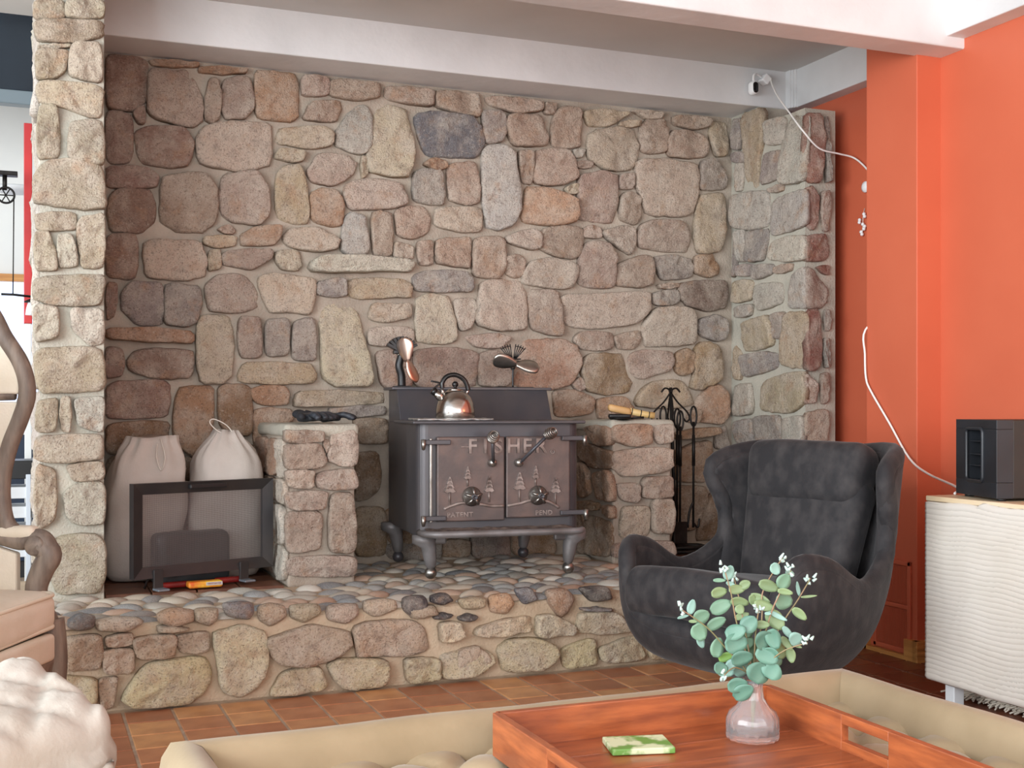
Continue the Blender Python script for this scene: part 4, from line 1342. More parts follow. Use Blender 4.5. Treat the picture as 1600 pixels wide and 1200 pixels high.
# ------------------------------------------------------------------ fire tools
t_ = thing('fire_tool_set', 'black wrought iron fire tool set with scrolled top beside the right pier', 'fire tools', (2.765, 4.80, HZ - 0.004))
for (z, r) in ((0.012, 0.095), (0.030, 0.088)):
    tube('base_ring', [(0.03 + r * math.cos(a * math.pi / 16), 0.62 * r * math.sin(a * math.pi / 16), z) for a in range(32)], 0.009, M_IRON, t_, 8, True)
bevel_box('base_bar', (-0.065, -0.012, 0.014), (0.12, 0.012, 0.028), M_IRON, t_, 0.003)
tube('post', [(-0.02, 0, 0.02), (-0.035, 0, 0.40), (-0.048, 0, 0.74)], 0.008, M_IRON, t_)
for s in (-1, 1):
    for q in (0, 1):
        dx, dy = (s, 0) if q == 0 else (0.25 * s, s)
        tube('crown_arm', smooth_path([(-0.048, 0, 0.735), (-0.048 + 0.035 * dx, 0.03 * dy, 0.69), (-0.048 + 0.085 * dx, 0.06 * dy, 0.645), (-0.048 + 0.098 * dx, 0.07 * dy, 0.615), (-0.048 + 0.082 * dx, 0.06 * dy, 0.600), (-0.048 + 0.068 * dx, 0.05 * dy, 0.615)], 5), 0.004, M_IRON, t_, 6)
        tube('finial_curl', smooth_path([(-0.048, 0, 0.715), (-0.048 + 0.008 * dx, 0.006 * dy, 0.745), (-0.048 + 0.030 * dx, 0.02 * dy, 0.752), (-0.048 + 0.048 * dx, 0.03 * dy, 0.735)], 5), 0.0045, M_IRON, t_, 6)
for i, (dx, dy, dz, kind) in enumerate(((0.045, -0.045, 0.0, 'poker'), (-0.03, -0.055, -0.02, 'shovel'), (-0.075, 0.02, 0.0, 'tongs'), (0.015, 0.05, -0.01, 'brush'))):
    tl = tube('tool_shaft', [(dx, dy, 0.60 + dz), (dx, dy, 0.44), (dx - 0.002, dy, 0.12)], 0.0055, M_IRON, t_, 8)
    loop = [(dx + 0.016 * math.sin(a * math.pi / 8), dy, 0.625 + dz + 0.045 * math.cos(a * math.pi / 8)) for a in range(16)]
    tube('loop_handle', loop, 0.0045, M_IRON, tl, 6, True)
    tube('grip', [(dx, dy, 0.40), (dx, dy, 0.54)], 0.008, M_IRON, tl, 8)
    if kind == 'poker':
        tube('fork', smooth_path([(dx, dy, 0.24), (dx - 0.022, dy, 0.19), (dx - 0.03, dy, 0.12)], 4), 0.005, M_IRON, tl, 6)
        tube('hook', smooth_path([(dx, dy, 0.14), (dx + 0.022, dy, 0.12), (dx + 0.03, dy, 0.16)], 4), 0.005, M_IRON, tl, 6)
    elif kind == 'shovel':
        bevel_box('blade', (dx - 0.035, dy - 0.006, 0.05), (dx + 0.035, dy + 0.006, 0.15), M_IRON, tl, 0.005)
    elif kind == 'tongs':
        tube('jaw', smooth_path([(dx + 0.01, dy, 0.45), (dx + 0.02, dy, 0.25), (dx + 0.004, dy, 0.09)], 4), 0.005, M_IRON, tl, 6)
    else:
        lathe('bristles', [(0.0, 0.14), (0.014, 0.13), (0.028, 0.05), (0.0, 0.048)], M_BLACK, tl, 14, (dx, dy, 0))

# ------------------------------------------------------------------ log bags, black sack, screen
M_CANVAS = material('canvas', (208, 198, 190), 0.85, rgb2=(194, 183, 174), vscale=7, bump=0.25, bscale=140)
M_STRING = material('string', (228, 220, 210), 0.8)


def sack(name, label, loc, w, d, h, seed, lean, mat, neck=0.35, grp=None, cat='bag'):
    s = thing(name, label, cat, loc, 0, grp)
    V, F_ = [], []
    n, m = 48, 22
    for i in range(m + 1):
        t = i / m
        f = 0.94 + 0.06 * math.sin(math.pi * min(1, t * 1.3))
        if t < 0.08:
            f *= 0.86 + 0.14 * math.sin(math.pi / 2 * t / 0.08)
        if t > 0.74:
            q = (t - 0.74) / 0.26
            f *= 1 - (1 - neck) * (q * q * (3 - 2 * q)) * (0.55 + 0.45 * q)
        for k in range(n):
            a = 2 * math.pi * k / n
            ca, sa = math.cos(a), math.sin(a)
            e = 0.62
            x = math.copysign(abs(ca) ** e, ca) * w / 2 * f
            y = math.copysign(abs(sa) ** e, sa) * d / 2 * f
            z = h * t
            p = Vector((x, y, z))
            nn = 0.020 * noise.noise(Vector((x * 6, y * 6 + seed, z * 6))) + 0.010 * noise.noise(Vector((x * 17 + seed, y * 17, z * 9)))
            if t > 0.7:
                nn += 0.010 * math.sin(a * 11 + seed) * (t - 0.7) / 0.3
            dirv = Vector((ca, sa, 0))
            p += dirv * nn * (0.3 if t < 0.05 else 1)
            p.x += lean * t * t
            p.z += (0.014 * noise.noise(Vector((x * 9, y * 9, seed))) if t > 0.1 else 0)
            V.append(p)
    V.append(Vector((lean, 0, h * 0.985)))
    for i in range(m):
        for k in range(n):
            l = (k + 1) % n
            F_.append((i * n + k, i * n + l, (i + 1) * n + l, (i + 1) * n + k))
    for k in range(n):
        F_.append((m * n + k, m * n + (k + 1) % n, len(V) - 1))
    F_.append(tuple(range(n))[::-1])
    mesh_obj('cloth', V, F_, mat, s)
    return s


s1 = sack('drawstring_bag', 'plain canvas drawstring bag behind the screen, beside the pillar', (0.418, 4.885, HZ), 0.305, 0.26, 0.55, 3.0, 0.04, M_CANVAS, 0.62, 'canvas firewood bags')
tube('drawstring', smooth_path([(0.05, -0.09, 0.52), (0.045, -0.115, 0.47), (0.06, -0.13, 0.42), (0.075, -0.125, 0.47), (0.062, -0.09, 0.54)], 5), 0.0022, M_STRING, s1, 6)
s2 = sack('drawstring_bag', 'gathered canvas drawstring bag with string loop, beside the left pier', (0.738, 4.885, HZ), 0.285, 0.26, 0.57, 8.0, 0.0, M_CANVAS, 0.30, 'canvas firewood bags')
tube('drawstring', smooth_path([(0.02, -0.03, 0.555), (-0.03, -0.04, 0.565), (-0.065, -0.04, 0.60), (-0.05, -0.04, 0.615), (0.0, -0.04, 0.59), (0.03, -0.04, 0.55)], 5), 0.0022, M_STRING, s2, 6)
M_SACK = material('dark_wrapper', (40, 46, 50), 0.45, rgb2=(66, 70, 72), vscale=9, bump=0.4, bscale=30)
o = thing('log_pack', 'dark wrapped firelog pack lying behind the mesh screen', 'package', (0.575, 4.66, HZ - 0.004), 0.33)
V, F_ = rbox_geo((0.30, 0.10, 0.20), 0.03, 4, lambda w: w + Vector((0.008 * noise.noise(w * 12), 0.008 * noise.noise(w * 12 + Vector((3, 0, 0))), 0.012 * noise.noise(w * 9))), 8)
mesh_obj('wrapper', V, F_, M_SACK, o, loc=(0, 0, 0.102))
M_PRINT = material('pale_print', (190, 190, 186), 0.6)
for k in range(3):
    for (xa, xb, z) in ((-0.02, 0.055, 0.050 + k * 0.012),):
        bevel_box('print_line', (xa + 0.006 * k, -0.0545, z), (xb - 0.008 * k, -0.053, z + 0.004), M_PRINT, o, 0)

M_SCREENF = material('screen_frame', (52, 50, 52), 0.42, 0.4, rgb2=(66, 60, 58), vscale=6, bump=0.1)


def wire_material():
    m = bpy.data.materials.new('wire_mesh')
    m.use_nodes = True
    N, L = m.node_tree.nodes, m.node_tree.links
    b = N['Principled BSDF']
    b.inputs['Base Color'].default_value = lin((112, 108, 108))
    b.inputs['Metallic'].default_value = 0.5
    b.inputs['Roughness'].default_value = 0.45
    tc = N.new('ShaderNodeTexCoord')
    sx = N.new('ShaderNodeSeparateXYZ')
    L.new(tc.outputs['Object'], sx.inputs[0])
    prev = None
    for ax in ('X', 'Z'):
        m1 = N.new('ShaderNodeMath')
        m1.operation = 'MULTIPLY'
        m1.inputs[1].default_value = 1 / 0.0034
        L.new(sx.outputs[ax], m1.inputs[0])
        m2 = N.new('ShaderNodeMath')
        m2.operation = 'FRACT'
        L.new(m1.outputs[0], m2.inputs[0])
        m3 = N.new('ShaderNodeMath')
        m3.operation = 'LESS_THAN'
        m3.inputs[1].default_value = 0.30
        L.new(m2.outputs[0], m3.inputs[0])
        if prev is None:
            prev = m3
        else:
            mm = N.new('ShaderNodeMath')
            mm.operation = 'MAXIMUM'
            L.new(prev.outputs[0], mm.inputs[0])
            L.new(m3.outputs[0], mm.inputs[1])
            L.new(mm.outputs[0], b.inputs['Alpha'])
    return m


fs = thing('fire_screen', 'dark framed wire mesh fire screen with top handle on the hearth', 'fire screen', (0.612, 4.56, HZ + 0.004), math.radians(20))
W2, z0, z1, fw = 0.282, 0.045, 0.385, 0.040
for (a, b) in (((-W2, z0), (W2, z0)), ((W2, z0), (W2, z1)), ((W2, z1), (-W2, z1)), ((-W2, z1), (-W2, z0))):
    # mitred bars with a sloping inner face
    ca = (a[0] - math.copysign(fw, a[0]), a[1] + (fw if a[1] == z0 else -fw))
    cb = (b[0] - math.copysign(fw, b[0]), b[1] + (fw if b[1] == z0 else -fw))
    V = [(a[0], -0.018, a[1]), (b[0], -0.018, b[1]), (cb[0], -0.004, cb[1]), (ca[0], -0.004, ca[1]),
         (a[0], 0.016, a[1]), (b[0], 0.016, b[1]), (cb[0], 0.008, cb[1]), (ca[0], 0.008, ca[1])]
    mesh_obj('frame_bar', V, [(0, 1, 2, 3), (7, 6, 5, 4), (0, 4, 5, 1), (3, 2, 6, 7), (1, 5, 6, 2), (0, 3, 7, 4)], M_SCREENF, fs, False)
mesh_obj('mesh', [(-W2 + fw, 0.002, z0 + fw), (W2 - fw, 0.002, z0 + fw), (W2 - fw, 0.002, z1 - fw), (-W2 + fw, 0.002, z1 - fw)], [(0, 1, 2, 3)], wire_material(), fs, False)
bevel_box('handle', (-0.075, -0.040, z1 - 0.026), (0.075, -0.018, z1 - 0.008), M_BLACK, fs, 0.005)
for x in (-0.19, 0.155):
    ft = bevel_box('foot', (x - 0.018, -0.024, 0.002), (x + 0.018, -0.012, 0.075), M_SCREENF, fs, 0.002)
    bevel_box('toe', (-0.022, -0.05, -0.0365), (0.022, 0.0, -0.029), material('toe_steel', (150, 160, 170), 0.35, 0.6), ft, 0.002)
for x in (-0.2, 0.2):
    tube('rear_strut', [(x, 0.012, 0.07), (x, 0.07, 0.0)], 0.005, M_SCREENF, fs, 6)
M_FLAME = material('flame_print', (214, 96, 30), 0.5, rgb2=(236, 190, 60), vscale=26)
M_REDSTICK = material('red_wrapper', (150, 30, 24), 0.45, rgb2=(110, 20, 18), vscale=12)
o = thing('firestarter_pack', 'flame-printed orange firestarter packet lying under the fire screen', 'packet', (0.61, 4.535, HZ - 0.002), 0.12)
rbox('packet', (0.125, 0.05, 0.024), 0.008, M_FLAME, o, (0, 0, 0.013))
bevel_box('label_panel', (0.0, -0.0265, 0.010), (0.060, -0.0245, 0.022), M_PRINT, o, 0)
text_obj('lettering', 'FIRESTARTER', 0.0085, 0.0003, M_REDSTICK, o, (0.030, -0.0268, 0.016))
for (lx, ly, lab) in ((0.505, 4.56, 'red wrapped stick left of the orange packet under the screen'), (0.72, 4.62, 'red wrapped stick right of the orange packet under the screen')):
    o = rbox('fire_stick', (0.13, 0.028, 0.022), 0.009, M_REDSTICK, None, (lx, ly, HZ + 0.010), (0, 0, 0.2))
    tag(o, lab, 'firestarter', 'red wrapped firestarter sticks')

# ------------------------------------------------------------------ swivel wing chair
M_VELVET = material('charcoal_velvet', (27, 25, 28), 0.8, rgb2=(58, 54, 54), ramp=(0.42, 0.80), vscale=17, vdetail=8, bump=0.2, bscale=90, sheen=0.10)
ch = thing('swivel_wing_chair', 'charcoal velvet swivel wing chair with tub shell in front of the hearth', 'chair', (2.150, 3.195, 0.0), math.radians(-72.0))
ch.scale = (0.765, 0.77, 1.0)
# profile columns of the shell: (x, y, z) from underside to rim; local -y is the front, +x one side
colsR = [
    [(0.0, -0.11, 0.150), (0.0, -0.26, 0.175), (0.0, -0.37, 0.205), (0.0, -0.42, 0.240), (0.0, -0.435, 0.280)],          # front centre
    [(0.07, -0.10, 0.150), (0.18, -0.25, 0.180), (0.27, -0.36, 0.215), (0.30, -0.41, 0.260), (0.305, -0.425, 0.315)],     # front corner
    [(0.10, -0.08, 0.150), (0.25, -0.22, 0.185), (0.36, -0.33, 0.260), (0.41, -0.375, 0.350), (0.415, -0.385, 0.490)],   # arm tip
    [(0.115, -0.04, 0.150), (0.28, -0.14, 0.190), (0.40, -0.22, 0.270), (0.45, -0.24, 0.370), (0.455, -0.235, 0.495)],   # arm crest
    [(0.12, 0.0, 0.150), (0.29, -0.03, 0.190), (0.405, -0.05, 0.270), (0.450, -0.05, 0.340), (0.455, -0.01, 0.415)],     # arm dip
    [(0.115, 0.04, 0.150), (0.28, 0.07, 0.190), (0.385, 0.10, 0.280), (0.415, 0.150, 0.380), (0.415, 0.205, 0.490)],      # waist
    [(0.10, 0.07, 0.150), (0.25, 0.15, 0.195), (0.345, 0.20, 0.320), (0.395, 0.225, 0.490), (0.410, 0.225, 0.620)],       # wing front edge
    [(0.085, 0.09, 0.150), (0.21, 0.21, 0.205), (0.300, 0.29, 0.360), (0.390, 0.275, 0.590), (0.440, 0.175, 0.750)],      # wing tip
    [(0.06, 0.11, 0.150), (0.15, 0.25, 0.215), (0.22, 0.345, 0.385), (0.28, 0.385, 0.610), (0.335, 0.390, 0.805)],       # back corner
    [(0.0, 0.12, 0.150), (0.0, 0.27, 0.220), (0.0, 0.37, 0.395), (0.0, 0.42, 0.610), (0.0, 0.455, 0.790)],               # back centre
]
cols = colsR + [[(-x, y, z) for (x, y, z) in c] for c in colsR[-2:0:-1]]
rows = [smooth_path(c, 5) for c in cols]
NR = len(rows[0])
grid = []
for r in range(NR):
    grid.append(smooth_path([c[r] for c in rows], 5, True))
NC = len(grid[0])
V = [p for ring in grid for p in ring]
F_ = []
for r in range(NR - 1):
    for k in range(NC):
        l = (k + 1) % NC
        F_.append((r * NC + k, r * NC + l, (r + 1) * NC + l, (r + 1) * NC + k))
V.append(Vector((0, 0, 0.145)))
for k in range(NC):
    F_.append((k, len(V) - 1, (k + 1) % NC))
shell = mesh_obj('shell', V, F_, M_VELVET, ch)
sd = shell.modifiers.new('thick', 'SOLIDIFY')
sd.thickness = 0.070
sd.offset = 0
tube('rim_roll', grid[-1], 0.036, M_VELVET, ch, 12, True)


def seat_fn(w):
    x, y, z = w
    f = y / 0.30                           # -1 front .. 1 back
    sx = 1.0 + 0.10 * max(0, -f) ** 1.5 - 0.10 * max(0, f)
    z2 = z * (1 + 0.18 * max(0, -f)) + 0.018 * (1 - (x / 0.34) ** 2)
    z2 += 0.004 * noise.noise(Vector((x * 8, y * 8, z * 8)))
    y2 = y - 0.030 * (1 - (x / 0.36) ** 2) * (1 if f < 0 else 0.4)
    return Vector((x * sx, y2, z2))


rbox('seat_cushion', (0.670, 0.700, 0.130), 0.056, M_VELVET, ch, (0, -0.118, 0.350), (math.radians(-5), 0, 0), seat_fn, 6, 10)


def back_fn(w):
    x, y, z = w
    return Vector((x * (1 + 0.10 * z / 0.2), y - 0.025 * (1 - (x / 0.3) ** 2), z + 0.004 * noise.noise(w * 8)))


rbox('back_cushion', (0.560, 0.140, 0.44), 0.056, M_VELVET, ch, (0, 0.235, 0.515), (math.radians(-20), 0, 0), back_fn, 6, 10)
rbox('head_cushion', (0.590, 0.165, 0.215), 0.062, M_VELVET, ch, (0, 0.292, 0.728), (math.radians(-16), 0, 0), back_fn, 6, 10)
M_CHROME = material('chrome', (200, 204, 210), 0.15, 1.0)
lathe('column', [(0.0, 0.03), (0.028, 0.03), (0.028, 0.12), (0.10, 0.14), (0.10, 0.155), (0.0, 0.155)], M_CHROME, ch, 24)
for k in range(4):
    a = math.radians(34 + 90 * k)
    ca, sa = math.cos(a), math.sin(a)
    bm = bmesh.new()
    bmesh.ops.create_cube(bm, size=1.0)
    for v in bm.verts:
        t = v.co.x + 0.5
        v.co = Vector((0.31 * t, v.co.y * (0.05 - 0.012 * t), 0.028 + v.co.z * 0.022 - 0.012 * t))
    bmesh.ops.bevel(bm, geom=list(bm.edges), offset=0.004, segments=2, affect='EDGES')
    lgo = bm_obj('foot', bm, M_CHROME, ch)
    lgo.rotation_euler = (0, 0, a)

# ------------------------------------------------------------------ bergere armchair at the left edge
M_GREYWOOD = material('weathered_wood', (136, 121, 108), 0.55, rgb2=(100, 87, 78), vscale=3, stretch=(14, 14, 3), bump=0.25, bscale=25, bdist=0.003)
M_LINEN = material('cream_linen', (224, 213, 196), 0.85, rgb2=(214, 202, 182), vscale=9, bump=0.25, bscale=160)
M_WELT = material('linen_welt', (224, 212, 192), 0.8)
# local frame: +x forward (to the right in the photograph), +y to the far side; origin on the floor below the far front corner of the seat
ca_ = thing('wing_armchair', 'cream linen wing armchair with weathered grey wood frame at the left edge', 'armchair', (0.05, 3.33, 0.0), math.radians(-22 - 4))
SW = 0.62


def sidepath(pts, y):
    return [(a, y, b) for (a, b) in pts]


wing = [(-0.50, 1.20), (-0.30, 1.24), (-0.17, 1.215), (-0.112, 1.13), (-0.068, 1.06), (-0.052, 0.99), (-0.068, 0.93), (-0.10, 0.85), (-0.118, 0.77), (-0.118, 0.70), (-0.105, 0.648), (-0.070, 0.618), (-0.030, 0.612), (0.0, 0.600)]
for side, y in ((1, 0.0), (-1, -SW)):
    fr = tube('wing_frame', smooth_path(sidepath(wing, y), 6), 0.022, M_GREYWOOD, ca_, 10)
    # flat upholstered panels inside the frame
    upper = [(-0.48, 0.985), (-0.07, 0.985), (-0.065, 1.03), (-0.10, 1.11), (-0.165, 1.19), (-0.30, 1.22), (-0.48, 1.18)]
    lower = [(-0.48, 0.63), (-0.13, 0.63), (-0.112, 0.70), (-0.112, 0.77), (-0.098, 0.85), (-0.07, 0.93), (-0.07, 0.965), (-0.48, 0.965)]
    inner = [(-0.48, 0.47), (-0.075, 0.47), (-0.075, 0.575), (-0.14, 0.595), (-0.48, 0.60)]
    for nm, pg in (('upper_wing_panel', upper), ('lower_wing_panel', lower), ('arm_panel', inner)):
        prism(nm, [(a, b) for a, b in pg], y - 0.014, y + 0.014, M_LINEN, ca_, 0.006, 'y')
    tube('wing_rail', [(-0.5, y, 0.975), (-0.28, y, 0.977), (-0.085, y, 0.982)], 0.013, M_GREYWOOD, ca_, 8)
    # arm with scrolled end and curved support
    arm = tube('arm', smooth_path(sidepath([(-0.14, 0.625), (-0.07, 0.606), (-0.035, 0.613), (-0.01, 0.607), (0.004, 0.585)], y), 6), [0.024, 0.027], M_GREYWOOD, ca_, 10)
    lathe('scroll', [(0.0, -0.030), (0.020, -0.030), (0.026, -0.026), (0.026, 0.026), (0.020, 0.030), (0.0, 0.030)], M_GREYWOOD, arm, 20, (-0.022, y, 0.596), (math.pi / 2, 0, 0))
    rbox('arm_pad', (0.10, 0.05, 0.035), 0.016, M_LINEN, ca_, (-0.075, y, 0.628), None, None, 4, 4)
    tube('arm_support', smooth_path(sidepath([(-0.015, 0.595), (0.008, 0.570), (-0.012, 0.530), (-0.028, 0.48), (-0.012, 0.43), (0.012, 0.38), (0.018, 0.33)], y), 6), [0.032, 0.024], M_GREYWOOD, ca_, 10)
    leg = tube('leg', smooth_path(sidepath([(0.004, 0.40), (0.016, 0.33), (0.020, 0.26), (0.008, 0.14), (0.0, 0.03), (0.004, 0.0)], y), 5), [0.040, 0.018], M_GREYWOOD, ca_, 12)
    tube('rear_leg', smooth_path(sidepath([(-0.56, 0.40), (-0.60, 0.2), (-0.66, 0.0)], y), 5), [0.028, 0.018], M_GREYWOOD, ca_, 10)
    bevel_box('side_rail', (-0.58, y - 0.018, 0.28), (0.0, y + 0.018, 0.36), M_GREYWOOD, ca_, 0.008)
# front seat rail with its upholstered panel, back
V, F_ = [], []
n = 20
for i in range(n + 1):
    y = -SW * i / n
    sag = 0.028 * math.sin(math.pi * i / n) ** 2
    for (x, z) in ((0.022, 0.375), (0.030, 0.30 + sag), (0.022, 0.268 + sag), (-0.02, 0.268 + sag), (-0.02, 0.375)):
        V.append((x + 0.02 * math.sin(math.pi * i / n), y, z))
for i in range(n):
    for k in range(5):
        F_.append((i * 5 + k, i * 5 + (k + 1) % 5, (i + 1) * 5 + (k + 1) % 5, (i + 1) * 5 + k))
mesh_obj('front_rail', V, F_, M_GREYWOOD, ca_, False)
V, F_ = rbox_geo((0.03, SW - 0.10, 0.070), 0.013, 4, lambda w: w + Vector((0.018 * (1 - (w.y / 0.28) ** 2), 0, 0.01 * (1 - (w.y / 0.28) ** 2))), 8)
mesh_obj('rail_panel', V, F_, M_LINEN, ca_, loc=(0.030, -SW / 2, 0.342))


def cush(w):
    return Vector((w.x + 0.012 * (1 - (w.y / 0.32) ** 2) * (1 if w.x > 0 else 0), w.y, w.z + 0.022 * (1 - (w.x / 0.3) ** 2) * (1 - (w.y / 0.31) ** 2) + 0.004 * noise.noise(w * 10)))


sc_ = rbox('seat_cushion', (0.60, SW - 0.035, 0.105), 0.035, M_LINEN, ca_, (-0.262, -SW / 2, 0.430), (0, 0, 0), cush, 5, 10)
for zz in (0.040, -0.040):
    rim_ = []
    for (sx, sy, a0) in ((1, 1, 0), (-1, 1, 90), (-1, -1, 180), (1, -1, 270)):
        for k in range(6):
            a = math.radians(a0 + 18 * k)
            rim_.append((sx * (0.30 - 0.045) + 0.047 * math.cos(a), sy * ((SW - 0.035) / 2 - 0.045) + 0.047 * math.sin(a), zz + 0.004))
    tube('welt', rim_, 0.0055, M_WELT, sc_, 6, True)
rbox('back_panel', (0.07, SW - 0.03, 0.70), 0.03, M_LINEN, ca_, (-0.53, -SW / 2, 0.86), (0, math.radians(-8), 0), None, 4, 6)
tube('back_top_rail', smooth_path([(-0.57, 0.0, 1.18), (-0.58, -0.15, 1.24), (-0.585, -SW / 2, 1.27), (-0.58, -SW + 0.15, 1.24), (-0.57, -SW, 1.18)], 6), 0.024, M_GREYWOOD, ca_, 10)

# ------------------------------------------------------------------ pouffe under a quilted throw
def quilt_material():
    m = material('quilted_cotton', (194, 188, 178), 0.85, rgb2=(184, 176, 164), vscale=8, bump=0.2, bscale=120)
    return m


pf = thing('padded_bench', 'narrow padded bench draped with a white quilted throw in the lower left corner', 'bench', (-0.239, 1.912, 0.0), math.radians(38))
rbox('base', (0.76, 0.19, 0.40), 0.03, M_LINEN, pf, (0, 0, 0.20))


def qfn(w):
    p = Vector(w)
    low = max(0.0, (0.17 - w.z) / 0.4)
    p.x *= 1 + 0.03 * low
    p.y *= 1 + 0.16 * low
    p += Vector((0.02 * low * noise.noise(Vector((w.x * 6, w.y * 6, w.z * 2))), 0.03 * low * noise.noise(Vector((w.x * 6, w.y * 6 + 4, w.z * 2))), 0))
    # diamond quilting measured over the cloth
    if w.z > 0.16:
        u, v = (w.x + w.y) * 9.0, (w.x - w.y) * 9.0
        d = Vector((0, 0, 1))
    elif abs(w.x) > 0.375:
        u, v = (w.y + w.z) * 9.0, (w.y - w.z) * 9.0
        d = Vector((math.copysign(1, w.x), 0, 0))
    else:
        u, v = (w.x + w.z) * 9.0, (w.x - w.z) * 9.0
        d = Vector((0, math.copysign(1, w.y), 0))
    q = min(abs(u - round(u)), abs(v - round(v)))
    p += d * (0.012 * min(1.0, q / 0.22))
    if w.z > 0.12:
        p.z += 0.028 * noise.noise(Vector((w.x * 4.5, w.y * 4.5, 2))) + 0.02 * w.y / 0.1
    return p


rbox('quilt', (0.80, 0.23, 0.46), 0.045, quilt_material(), pf, (0, 0, 0.262), (0, 0, 0), qfn, 8, 44)

# ------------------------------------------------------------------ tufted ottoman
M_SUEDE = material('beige_velvet', (162, 142, 113), 0.8, rgb2=(143, 124, 95), vscale=5, sheen=0.2, bump=0.1, bscale=120)
ot = thing('tufted_ottoman', 'beige velvet ottoman with raised rim and button-tufted top', 'ottoman', (0.825, 1.405, 0.0), math.radians(2.0))
OX0, OX1, OY0, OY1 = -0.62, 0.675, -0.52, 0.505
bevel_box('base', (OX0 + 0.01, OY0 + 0.01, 0.10), (OX1 - 0.01, OY1 - 0.01, 0.37), M_SUEDE, ot, 0.02, 3)
rim_o = []
for (a, b, c, d) in ((OX0, OY1, OX1, OY1), (OX1, OY1, OX1, OY0), (OX1, OY0, OX0, OY0), (OX0, OY0, OX0, OY1)):
    # mitred padded rim lengths
    dx, dy = c - a, d - b
    L_ = math.hypot(dx, dy)
    ux, uy = dx / L_, dy / L_
    nx, ny = uy, -ux                       # inwards
    V, F_ = [], []
    prof = [(0.0, 0.30), (-0.004, 0.38), (0.002, 0.42), (0.014, 0.444), (0.034, 0.450), (0.054, 0.444), (0.068, 0.425), (0.074, 0.39), (0.074, 0.34)]
    for i in range(25):
        t = i / 24
        for (q, z) in prof:
            s = q + t * (L_ - 2 * q)
            V.append((a + ux * s + nx * q, b + uy * s + ny * q, z + 0.003 * noise.noise(Vector((s * 5, q * 20, z)))))
    n = len(prof)
    for i in range(24):
        for k in range(n - 1):
            F_.append((i * n + k, i * n + k + 1, (i + 1) * n + k + 1, (i + 1) * n + k))
    mesh_obj('rim_pad', V, F_, M_SUEDE, ot)
V, F_ = [], []
ix0, ix1, iy0, iy1 = OX0 + 0.07, OX1 - 0.07, OY0 + 0.07, OY1 - 0.07
nx_, ny_ = 110, 90
pitch = 0.135
btn = []
for i in range(nx_ + 1):
    for j in range(ny_ + 1):
        x, y = ix0 + (ix1 - ix0) * i / nx_, iy0 + (iy1 - iy0) * j / ny_
        u, v = ((x - ix1) + (y - iy1)) / pitch + 0.5, ((x - ix1) - (y - iy1)) / pitch + 0.5
        du, dv = abs(u - math.floor(u) - 0.5) * 2, abs(v - math.floor(v) - 0.5) * 2   # 1 on the seams
        puff = (1 - du ** 3) * (1 - dv ** 3)
        corner = math.exp(-((1 - du) ** 2 + (1 - dv) ** 2) / 0.05)
        V.append((x, y, 0.372 + 0.028 * puff ** 0.6 - 0.022 * corner))
for i in range(nx_):
    for j in range(ny_):
        b = i * (ny_ + 1) + j
        F_.append((b, b + 1, b + ny_ + 2, b + ny_ + 1))
mesh_obj('tufted_top', V, F_, M_SUEDE, ot)
for a in range(-12, 13):
    for b in range(-14, 15):
        # buttons at the seam crossings
        s, t = a * pitch, b * pitch
        x, y = ix1 + (s + t) / 2, iy1 + (s - t) / 2
        if (a + b) % 1 == 0 and ix0 + 0.03 < x < ix1 - 0.02 and iy0 + 0.3 < y < iy1 - 0.02:
            lathe('button', [(0.0, 0.0), (0.009, 0.0), (0.008, 0.004), (0.0, 0.006)], M_SUEDE, ot, 10, (x, y, 0.351))
for (x, y) in ((OX0 + 0.06, OY0 + 0.06), (OX1 - 0.06, OY0 + 0.06), (OX0 + 0.06, OY1 - 0.06), (OX1 - 0.06, OY1 - 0.06)):
    lathe('foot', [(0.0, 0.0), (0.022, 0.0), (0.030, 0.10), (0.0, 0.10)], M_GREYWOOD, ot, 16, (x, y, 0))

# ------------------------------------------------------------------ tray, leaflet, vase with eucalyptus
M_ACACIA = material('acacia_wood', (170, 92, 50), 0.4, rgb2=(132, 66, 36), vscale=5, stretch=(2, 14, 14), bump=0.08, coat=0.3)
M_ACACIA2 = material('acacia_side', (170, 92, 50), 0.4, rgb2=(132, 66, 36), vscale=5, stretch=(14, 2, 14), bump=0.08, coat=0.3)
ty = thing('serving_tray', 'reddish wooden serving tray with slotted handles on the ottoman', 'tray', (0.94, 1.50, 0.402), 0.0)
TX, TYd = 0.252, 0.268
for k in range(6):
    y0 = -TYd + 2 * TYd * k / 6
    bevel_box('floor_board', (-TX + 0.005, y0 + 0.001, 0.0), (TX - 0.005, y0 + 2 * TYd / 6 - 0.001, 0.012), M_ACACIA, ty, 0.002)
for s in (-1, 1):
    bevel_box('long_side', (-TX, s * TYd - 0.007, 0.0), (TX, s * TYd + 0.007, 0.068), M_ACACIA, ty, 0.002)
    # short side with a cut-out hand slot
    x = s * TX
    for (ya, yb, za, zb) in ((-TYd, -0.055, 0, 0.068), (0.055, TYd, 0, 0.068), (-0.056, 0.056, 0, 0.026), (-0.056, 0.056, 0.052, 0.068)):
        bevel_box('short_side', (x - 0.007, ya, za), (x + 0.007, yb, zb), M_ACACIA2, ty, 0.0015)
M_LEAFLET = material('green_print', (104, 150, 70), 0.5, rgb2=(206, 214, 176), vscale=24, ramp=(0.45, 0.55))
o = bevel_box('leaflet', (0.0, 0.0, 0.0), (0.10, 0.075, 0.010), M_LEAFLET, None, 0.002)
o.location = (0.835, 1.655, 0.415)
o.rotation_euler = (0, 0, math.radians(-14))
tag(o, 'green patterned booklet lying in the wooden tray', 'booklet')


